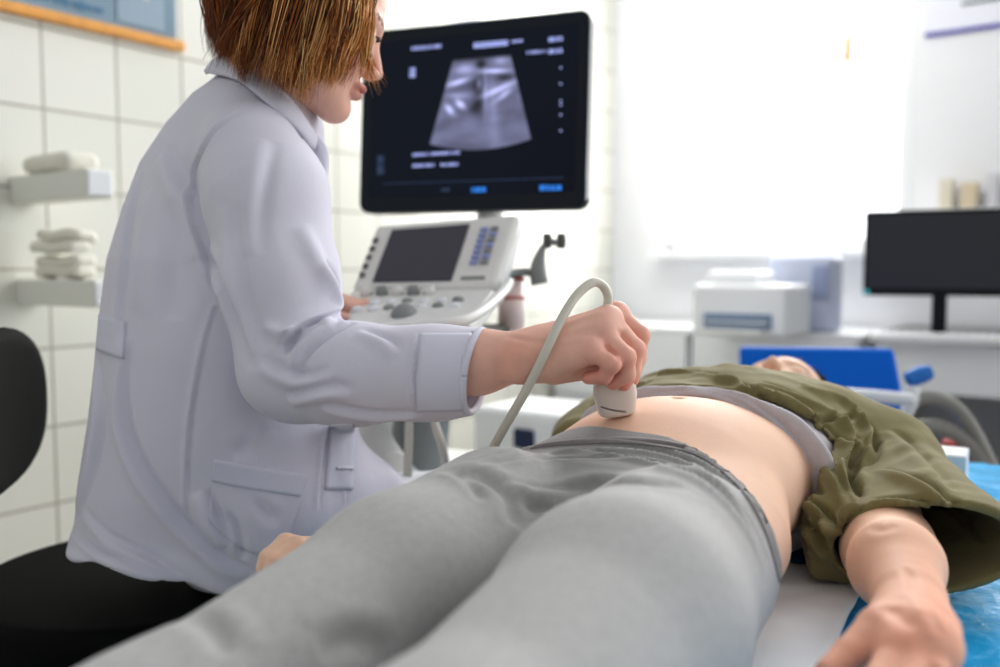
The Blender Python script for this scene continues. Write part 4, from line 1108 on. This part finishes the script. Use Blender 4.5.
# wall poster with wooden batten
a_, b_ = LW(-120, -32, .006), LW(178, 47, .006)
dz = (LW(178, 47)[2]); hl_ = LW(-150, 47)
x0 = (LW(-130, 0)-W0)@wd; x1 = (LW(178, 47)-W0)@wd; zb = LW(178, 47)[2]
def lw3(u, z, out): return W0+wd*u+wn*out+V(0, 0, z)
po = empty('wall_poster', lw3((x0+x1)/2, zb, .01), 'grey blue medical wall chart with pale wooden batten above the shelves', 'poster')
bm = bmesh.new(); add_box(bm, lw3((x0+x1)/2, zb+.45, .006), (x1-x0-.02, .004, .9), RL); bm_obj('chart_sheet', bm, mat('chart_print', (128, 152, 168), .6, var=(3, .12)), po)
bm = bmesh.new(); add_box(bm, lw3((x0+x1)/2, zb, .012), (x1-x0+.02, .022, .028), RL, .006); bm_obj('batten', bm, M['wood'], po)
mtc = mat('chart_ink', (84, 126, 158), .6); r_ = random.Random(5)
for row in range(3):
    bm = bmesh.new()
    u = x0+.25
    while u < x1-.22:
        w = r_.uniform(.012, .022); add_box(bm, lw3(u, zb+.045+row*.05, .0095), (w, .002, r_.uniform(.012, .022)), RL); u += w*1.4
    bm_obj('chart_text_line', bm, mtc, po)
bm = bmesh.new(); add_box(bm, lw3(x1-.12, zb+.18, .0095), (.14, .002, .3), RL); bm_obj('chart_picture', bm, mat('chart_photo', (150, 168, 182), .6), po)
bm = bmesh.new(); add_box(bm, lw3(x1-.13, zb+.13, .011), (.07, .002, .05), RL); bm_obj('chart_note', bm, mat('chart_pale', (226, 214, 208), .6), po)
# two box shelves and folded gauze
def solve_u(px, out):
    lo_, hi_ = -2., 2.9
    for _ in range(40):
        m_ = (lo_+hi_)/2
        if pix(lw3(m_, 1., out))[0] < px: lo_ = m_
        else: hi_ = m_
    return m_
def shelf(y0, y1, xl, xc, xr, label):
    u0 = solve_u(xl, .002); D = .22
    for _ in range(30): D = D+(xc-pix(lw3(u0, 1., D))[0])/600.0
    u1 = solve_u(xr, D)
    dist = (lw3(u0, 1., D)-CAM)@AF
    z1_ = P(xc, y0, dist)[2]; z0_ = P(xc, y1, dist)[2]
    t = empty('wall_shelf', lw3((u0+u1)/2, z0_, D/2), label, 'shelf')
    bm = bmesh.new(); add_box(bm, lw3((u0+u1)/2, (z0_+z1_)/2, D/2+.001), (u1-u0, D-.004, z1_-z0_), RL, .004); bm_obj('shelf_box', bm, M['shelf'], t)
    bm = bmesh.new(); add_box(bm, lw3((u0+u1)/2, (z0_+z1_)/2, D), (u1-u0-.01, .005, (z1_-z0_)*.86), RL, .002); bm_obj('front_panel', bm, M['whitep'], t)
    return (u0+u1)/2, z1_, u1-u0, D
uA, zA, wA, DA = shelf(168, 197, 12, 88, 116, 'white box shelf on the tiled wall, the upper one under the chart')
uB, zB, wB, DB = shelf(280, 308, 14, 92, 118, 'white box shelf on the tiled wall, the lower one behind the stool')
def folded(name, u, z, w, n, label, seed):
    r = random.Random(seed)
    parts = []
    for k in range(n):
        ww = w*(1-.06*r.random()); th = .028; dx = r.uniform(-.012, .012)
        def fl(p, k=k, ww=ww, dx=dx):
            q = p-lw3(u+dx, z+th*(k+.5)+.003, .5*DB); a = q@wd; b = q@wn; c = q[:, 2]+.004*np.sin(a*30+k*2)+.003*np.sin(b*50+k)
            e = np.maximum(np.abs(a)-ww/2+th/2, 0); g_ = np.maximum(np.abs(b)-.098+th/2, 0); return np.hypot(np.hypot(e, g_), np.maximum(np.abs(c)-.002, 0))-th*.40
        c = lw3(u, z+th*(k+.5), .5*DB); parts.append(surf(fl, c-.22, c+.22, .007))
    v, f = parts[0]
    for p_ in parts[1:]: v, f = join_np((v, f), p_)
    tag(link(name, mesh_np(name, v, f), M['gauze']), label, 'towels')
folded('folded_towels', uB, zB, wB*1.0, 4, 'stack of folded cream cloths on the lower white shelf', 3)
# crumpled packs on the upper shelf
def pk(p):
    c0 = lw3(uA, zA+.022, .5*DA); q = p-c0; a = q@wd; b = q@wn; c = q[:, 2]
    d = np.hypot(np.hypot(np.maximum(np.abs(a)-wA*.38, 0), np.maximum(np.abs(b)-.088, 0)), np.maximum(np.abs(c)-.004, 0))-.016
    return d+.007*vnoise(p, 14, 2, 2)
c = lw3(uA, zA+.03, .5*DA); v, f = surf(pk, c-.2, c+.2, .006); tag(link('gauze_packs', mesh_np('gauze_packs', v, f), M['gauze']), 'crumpled packs of white gauze on the upper white shelf', 'gauze')

# ------------------------------------------------------------------ RIGHT BACKGROUND
def WW(px, py, inn=0):
    r = P(px, py, 1)-CAM; t = np.dot(CORNER-wd*inn-CAM, wd)/np.dot(r, wd); q = CAM+r*t; return (q-CORNER)@rd, q[2]
# white poster on the window wall
u0, z0 = WW(925, 37, .01); t = empty('wall_notice', WP(u0+.3, .01, z0), 'white notice with blue purple lower edge on the wall right of window', 'poster')
bm = bmesh.new(); add_box(bm, WP(u0+.3, .006, z0+.28), (.6, .006, .55), RW); bm_obj('notice_sheet', bm, mat('notice_paper', (226, 228, 236), .6), t)
bm = bmesh.new(); add_box(bm, WP(u0+.3, .011, z0+.006), (.6, .006, .014), RW); bm_obj('notice_edge', bm, mat('notice_blue', (44, 30, 160), .5), t)
bm = bmesh.new()
ub, zb_ = WW(962, 4, .01)
add_box(bm, WP(ub+.1, .011, zb_), (.2, .004, .012), RW); bm_obj('notice_text', bm, mat('notice_ink', (90, 100, 104), .6), t)
# hanging orange tag on the window frame
ut, zt = WW(849, 50, .08); t = empty('hanging_tag', WP(ut, .08, zt), 'small orange tag hanging from the window handle', 'tag')
bm = bmesh.new(); add_box(bm, WP(ut, .08, zt), (.035, .006, .10), RW, .002); bm_obj('tag_card', bm, mat('tag_orange', (240, 190, 150), .6), t)
bm = bmesh.new(); add_box(bm, WP(ut, .08, zt+.09), (.004, .004, .08), RW); bm_obj('tag_string', bm, M['midg'], t)

# long worktop under the window, and desk at the right
def zy(py, px, z): return PZ(px, py, z)
TZ = .728
dpos = PZ(940, 333, TZ); u_d = (dpos-CORNER)@rd; in_d = max(-(dpos-CORNER)@wd, .34); WE = u_d-.20
wt = empty('worktop', WP(WE/2, .3, 0), 'long white worktop running under the window', 'worktop')
bm = bmesh.new(); add_box(bm, WP(WE/2, .32, TZ-.015), (WE-.02, .60, .03), RW, .004); bm_obj('top', bm, M['desk'], wt)
KW = (WE-.04)/2
for k in range(2):
    kx = .02+KW*(k+.5)
    bm = bmesh.new(); add_box(bm, WP(kx, .33, (TZ-.03)/2), (KW-.01, .54, TZ-.034), RW, .003); cb_ = bm_obj('cabinet', bm, M['desk'], wt)
    bm = bmesh.new(); add_box(bm, WP(kx, .61, .56), (KW-.03, .018, .30), RW, .003); f1 = bm_obj('drawer_front', bm, M['whitep'], cb_)
    bm = bmesh.new(); add_box(bm, WP(kx, .61, .23), (KW-.03, .018, .34), RW, .003); bm_obj('door', bm, M['whitep'], cb_)
    bm = bmesh.new(); add_box(bm, WP(kx, .628, .64), (.14, .012, .012), RW, .003); bm_obj('handle', bm, M['steel'], cb_)
ds = empty('desk', WP(u_d+.35, in_d, 0), 'white office desk with grey top edge carrying the computer monitor', 'desk')
bm = bmesh.new(); add_box(bm, WP(u_d+.32, in_d+.0, TZ-.0), (1.0, .62, .025), RW, .003); bm_obj('top', bm, M['deskg'], ds)
bm = bmesh.new(); add_box(bm, WP(u_d+.32, in_d+.27, TZ-.11), (.96, .03, .18), RW, .003); bm_obj('apron', bm, M['whitep'], ds)
for sg in (-.44, .44):
    bm = bmesh.new(); add_box(bm, WP(u_d+.32+sg, in_d, (TZ-.02)/2), (.04, .58, TZ-.02), RW, .003); bm_obj('leg', bm, M['greyp'], ds)
# dark under-desk unit
t = empty('computer_tower', WP(u_d+.35, in_d, 0), 'dark computer tower under the desk', 'computer')
bm = bmesh.new(); add_box(bm, WP(u_d+.45, in_d-.02, .25), (.2, .45, .44), RW, .01); bm_obj('case', bm, M['darkg'], t)
bm = bmesh.new(); add_box(bm, WP(u_d+.45, in_d+.212, .30), (.12, .01, .2), RW, .003); bm_obj('front_grille', bm, M['blackp'], t)
# computer monitor
dm_ = 3.05
a0, a1, a2, a3 = P(864, 214, dm_), P(1024, 205, dm_-.2), P(1024, 296, dm_-.2), P(864, 296, dm_)
cmn = empty('computer_monitor', P(945, 318, dm_-.1), 'black computer monitor on the desk at the right', 'monitor')
cc = (a0+a1+a2+a3)/4; cu = nrm(a1+a2-a0-a3); cv = V(0, 0, 1); cu = nrm(cu-cv*cu[2]); cnn = np.cross(cu, cv); cnn = cnn if np.dot(cnn, CAM-cc) > 0 else -cnn
cw = np.linalg.norm((a1+a2-a0-a3)/2); ch = np.linalg.norm((a0+a1-a2-a3)/2)
sc_ = link('casing', mesh_np('casing', *rslab(cw, ch, .008, -.03, 0, .002, cc, cu, cv, cnn)), M['blackp'], cmn, False)
link('screen', mesh_np('screen', *rslab(cw-.02, ch-.035, .003, 0, .001, .0003, cc+cv*.006, cu, cv, cnn)), mat('idle_screen', (44, 46, 54), .3), sc_, False)
bx_, by_ = -cw/2+.012, -ch/2+.012
link('power_light', mesh_np('power_light', *rslab(.014, .012, .002, .0, .003, .0003, cc+cu*bx_+cv*by_, cu, cv, cnn)), mat('teal_light', (60, 170, 180), .4, emit=((60, 180, 190), .6)), sc_, False)
RC = np.stack([cu, cnn, cv], 1)
zb2 = TZ+.0135
bm = bmesh.new(); q0 = cc-cv*(ch/2)-cnn*.025
add_box(bm, V(q0[0], q0[1], (q0[2]+zb2)/2+.03), (.045, .03, q0[2]-zb2+.06), RC, .006); bm_obj('stand_neck', bm, M['blackp'], cmn)
bm = bmesh.new(); add_box(bm, V(q0[0], q0[1], zb2+.009), (.2, .16, .016), RC, .006); bm_obj('stand_foot', bm, mat('purple_black', (44, 34, 70), .4), cmn)
t = empty('keyboard', WP(0, 0, 0)*0+V(q0[0], q0[1], zb2)+cnn*.2, 'pale keyboard on the desk before the computer monitor', 'keyboard')
kc = V(q0[0], q0[1], zb2+.012)+cnn*.17
bm = bmesh.new(); add_box(bm, kc, (.40, .13, .022), RC, .004); bm_obj('keyboard_base', bm, M['greyp'], t)
bm = bmesh.new()
for i_ in range(14):
    for j_ in range(4): add_box(bm, kc+cu*(-.18+i_*.0277)+cnn*(-.045+j_*.028)+Z*.013, (.022, .022, .008), RC, .002, 1)
ks = bm_obj('keys', bm, M['whitep'], t)
# printer on the worktop, cloth bag and bluish box behind
pc = P(752, 300, 3.45); up = (pc-CORNER)@rd; ip = -(pc-CORNER)@wd; 
t = empty('printer', WP(up, ip, TZ), 'white desktop printer with grey blue paper slot under the window', 'printer')
bm = bmesh.new(); add_box(bm, WP(up, ip, TZ+.095), (.36, .30, .19), RW, .015, 3); bm_obj('printer_body', bm, M['whitep'], t)
bm = bmesh.new(); add_box(bm, WP(up-.0, ip+.152, TZ+.055), (.26, .012, .055), RW, .003); bm_obj('paper_slot', bm, mat('slot_blue', (112, 132, 160), .5), t)
bm = bmesh.new(); add_box(bm, WP(up, ip+.158, TZ+.052), (.24, .01, .006), RW, .002); add_box(bm, WP(up, ip+.19, TZ+.018), (.22, .1, .008), RW, .002); bm_obj('output_tray', bm, M['greyp'], t)
bm = bmesh.new(); add_box(bm, WP(up-.05, ip-.02, TZ+.215), (.2, .2, .05), RW, .015, 3); bm_obj('top_cover', bm, M['whitep'], t)
t = empty('equipment_box', WP(up+.14, ip-.28, TZ), 'pale blue grey apparatus standing behind the printer', 'apparatus')
bm = bmesh.new(); add_box(bm, WP(up+.12, ip-.26, TZ+.15), (.26, .14, .30), RW, .02, 3); bm_obj('housing', bm, mat('pale_bluegrey', (188, 194, 212), .5), t)
bm = bmesh.new(); add_box(bm, WP(up+.20, ip-.185, TZ+.2), (.06, .01, .12), RW, .003); bm_obj('side_grille', bm, mat('bluegrey', (150, 160, 190), .5), t)
# small items on a wall rack at right edge
uS, zS = WW(968, 205, .06)
t = empty('supply_rack', WP(uS, .06, zS), 'narrow rack with beige and grey boxes on the wall above the computer monitor', 'rack')
bm = bmesh.new(); add_box(bm, WP(uS, .06, zS-.02), (.34, .10, .012), RW, .002); bm_obj('rack_shelf', bm, M['whitep'], t)
for k, (w_, h_, c_) in enumerate(((.05, .12, (222, 216, 200)), (.06, .10, (214, 200, 176)), (.04, .13, (206, 206, 210)))):
    bm = bmesh.new(); add_box(bm, WP(uS-.08+k*.085, .06, zS-.013+h_/2), (w_, .06, h_), RW, .003)
    tag(bm_obj('carton', bm, mat('carton_%d' % k, c_, .7)), ('cream carton, leftmost on the wall rack', 'beige carton, middle one on the wall rack', 'pale grey carton, rightmost on the wall rack')[k], 'box', 'cartons on the wall rack')

# blue chair with white arm frame
CH = empty('visitor_chair', V(.86, 2.25, 0), 'blue visitor chair with white frame behind the patient\'s head', 'chair')
q0, q1, q2, q3 = P(738, 346, 2.2), P(893, 348, 2.05), P(910, 440, 2.02), P(742, 430, 2.18)
slab4('backrest', [q0, q1, q2, q3], .04, M['blue'], CH, .012)
sC = (q2+q3)/2; xdir = nrm(V(*(q1-q0)[:2], 0)); ydir = V(-xdir[1], xdir[0], 0)
Rc_ = np.stack([xdir, ydir, Z], 1)
bm = bmesh.new(); add_box(bm, V(sC[0], sC[1], .46)-ydir*-.0+ydir*.22, (.42, .42, .06), Rc_, .02, 3); bm_obj('seat', bm, M['blue'], CH)
for sx in (-.2, .2):
    for sy in (.03, .4):
        b0 = V(sC[0], sC[1], 0)+xdir*sx+ydir*sy; tube_obj('leg', [b0+V(0, 0, .0), b0+V(0, 0, .25), b0+V(0, 0, .44)], .012, M['whitep'], CH, 10, 3)
for sx in (-.17, .17):
    b0 = V(sC[0], sC[1], 0)+xdir*sx; tube_obj('back_post', [b0+V(0, 0, .42)+ydir*.03, b0+V(0, 0, .55)+ydir*.01, b0+V(0, 0, .7)+ydir*.03], .011, M['whitep'], CH, 10, 3)
# white rail and bracket, grey bent tubes of the bed head frame
rl = empty('walking_frame', P(900, 440, 1.95), 'white railed frame with bent grey tubes right of the blue chair', 'frame')
tube_obj('white_rail', [P(832, 394, 1.9), P(870, 396, 1.9), P(912, 400, 1.9)], .014, M['whitep'], rl)
tube_obj('white_bracket', [P(912, 386, 1.95), P(910, 404, 1.95), P(898, 430, 1.95), P(894, 450, 1.95)], [.014, .016, .010, .010], M['whitep'], rl)
tube_obj('blue_grip', [P(908, 380, 1.97), P(920, 375, 1.97), P(930, 372, 1.97)], [.018, .02, .016], mat('grip_blue', (40, 120, 200), .5), rl)
for o_, dd in ((0, 0), (8, .0)):
    pts_ = [P(912, 400+o_*3.4, 1.96), P(935, 398+o_*3.6, 1.96), P(958, 410+o_*3.2, 1.96), P(978, 440+o_*2, 1.96), P(1004, 500+o_, 1.96), P(1020, 560, 1.96)]
    e_ = pts_[-1]; pts_ += [V(e_[0]+.01, e_[1], .2), V(e_[0]+.01, e_[1], .01)]
    tube_obj('bent_tube', pts_, .016, M['tube'], rl)
# box and red tin at the bed end
q = PZ(926, 468, .60); bm = bmesh.new(); add_box(bm, V(*PZ(928, 466, BT+.03)[:2], BT+.033), (.11, .08, .05), RB, .003); tag(bm_obj('tissue_box', bm, M['whitep']), 'white box at the head end of the exam bed', 'box')
bx = PZ(962, 448, .60)
t = empty('red_bin', V(bx[0]+.1, bx[1]+.25, 0), 'red lidded waste bin beyond the bed end', 'bin')
bm = bmesh.new(); c_ = P(963, 447, 2.1); add_box(bm, V(c_[0], c_[1], c_[2]/2), (.07, .09, c_[2]), RW, .008); bm_obj('bin_body', bm, M['red'], t)
bm = bmesh.new(); add_box(bm, V(c_[0], c_[1], c_[2]+.006), (.08, .1, .02), RW, .004); bm_obj('lid', bm, M['red'], t)
# dark blue item seen beside the probe cable, under the worktop
c_ = P(552, 424, 2.4); t = empty('waste_bin', V(c_[0], c_[1], 0), 'low white bin with dark blue opening behind the belly', 'bin')
bm = bmesh.new(); add_box(bm, V(c_[0], c_[1], (c_[2]+.05)/2), (.34, .26, c_[2]+.05), RW, .02, 3); bm_obj('bin_body', bm, M['whitep'], t)
bm = bmesh.new(); add_box(bm, V(c_[0], c_[1], c_[2]-.02)-wd*.13, (.06, .02, .05), RW, .006); bm_obj('opening', bm, mat('navy', (26, 42, 78), .5), t)

# ------------------------------------------------------------------ CAMERA, LIGHT
cam = bpy.data.cameras.new('camera'); co = bpy.data.objects.new('camera', cam); COL.objects.link(co)
co.location = CAM; co.rotation_euler = (math.radians(90)-PITCH, 0, 0); cam.sensor_width = 36; cam.lens = F/1000*36
cam.dof.use_dof = True; cam.dof.focus_distance = .98; cam.dof.aperture_fstop = 2.4; cam.clip_start = .02
bpy.context.scene.camera = co
w = bpy.data.worlds.new('world'); bpy.context.scene.world = w; w.use_nodes = True
nt = w.node_tree; bg = nt.nodes['Background']; bg.inputs[0].default_value = (.965, .98, 1.0, 1)
tcw = nt.nodes.new('ShaderNodeTexCoord'); dt = nt.nodes.new('ShaderNodeVectorMath'); dt.operation = 'DOT_PRODUCT'; dt.inputs[1].default_value = tuple(nrm(wd*1.0+V(.25, -.1, .12)))
mr = nt.nodes.new('ShaderNodeMapRange'); mr.interpolation_type = 'SMOOTHSTEP'; mr.inputs[1].default_value = .45; mr.inputs[2].default_value = .92; mr.inputs[3].default_value = .42; mr.inputs[4].default_value = 2.6
nt.links.new(tcw.outputs['Generated'], dt.inputs[0]); nt.links.new(dt.outputs['Value'], mr.inputs[0]); nt.links.new(mr.outputs[0], bg.inputs[1])
def area(name, loc, target, sx, sy, power, color=(1, 1, 1)):
    l = bpy.data.lights.new(name, 'AREA'); l.shape = 'RECTANGLE'; l.size = sx; l.size_y = sy; l.energy = power; l.color = color
    o = bpy.data.objects.new(name, l); COL.objects.link(o); o.location = loc
    o.rotation_euler = (Vector(target)-Vector(loc)).to_track_quat('-Z', 'Y').to_euler(); return o
wc = WP(.9, -.5, 1.95)
area('window_daylight', tuple(wc), tuple(WP(.7, 3.0, 1.0)), 2.2, 2.4, 150, (1, .99, .97))
area('window_wall_fill', tuple(WP(.7, 1.3, 2.65)), tuple(WP(.7, .2, .9)), 1.6, .6, 15, (1, .98, .95))  # added fill lamp to brighten the window wall, no real fixture there
sc = bpy.context.scene
sc.view_settings.view_transform = 'Standard'; sc.view_settings.look = 'None'; sc.view_settings.exposure = .6; sc.view_settings.gamma = .88
print('all', time.time()-T0)
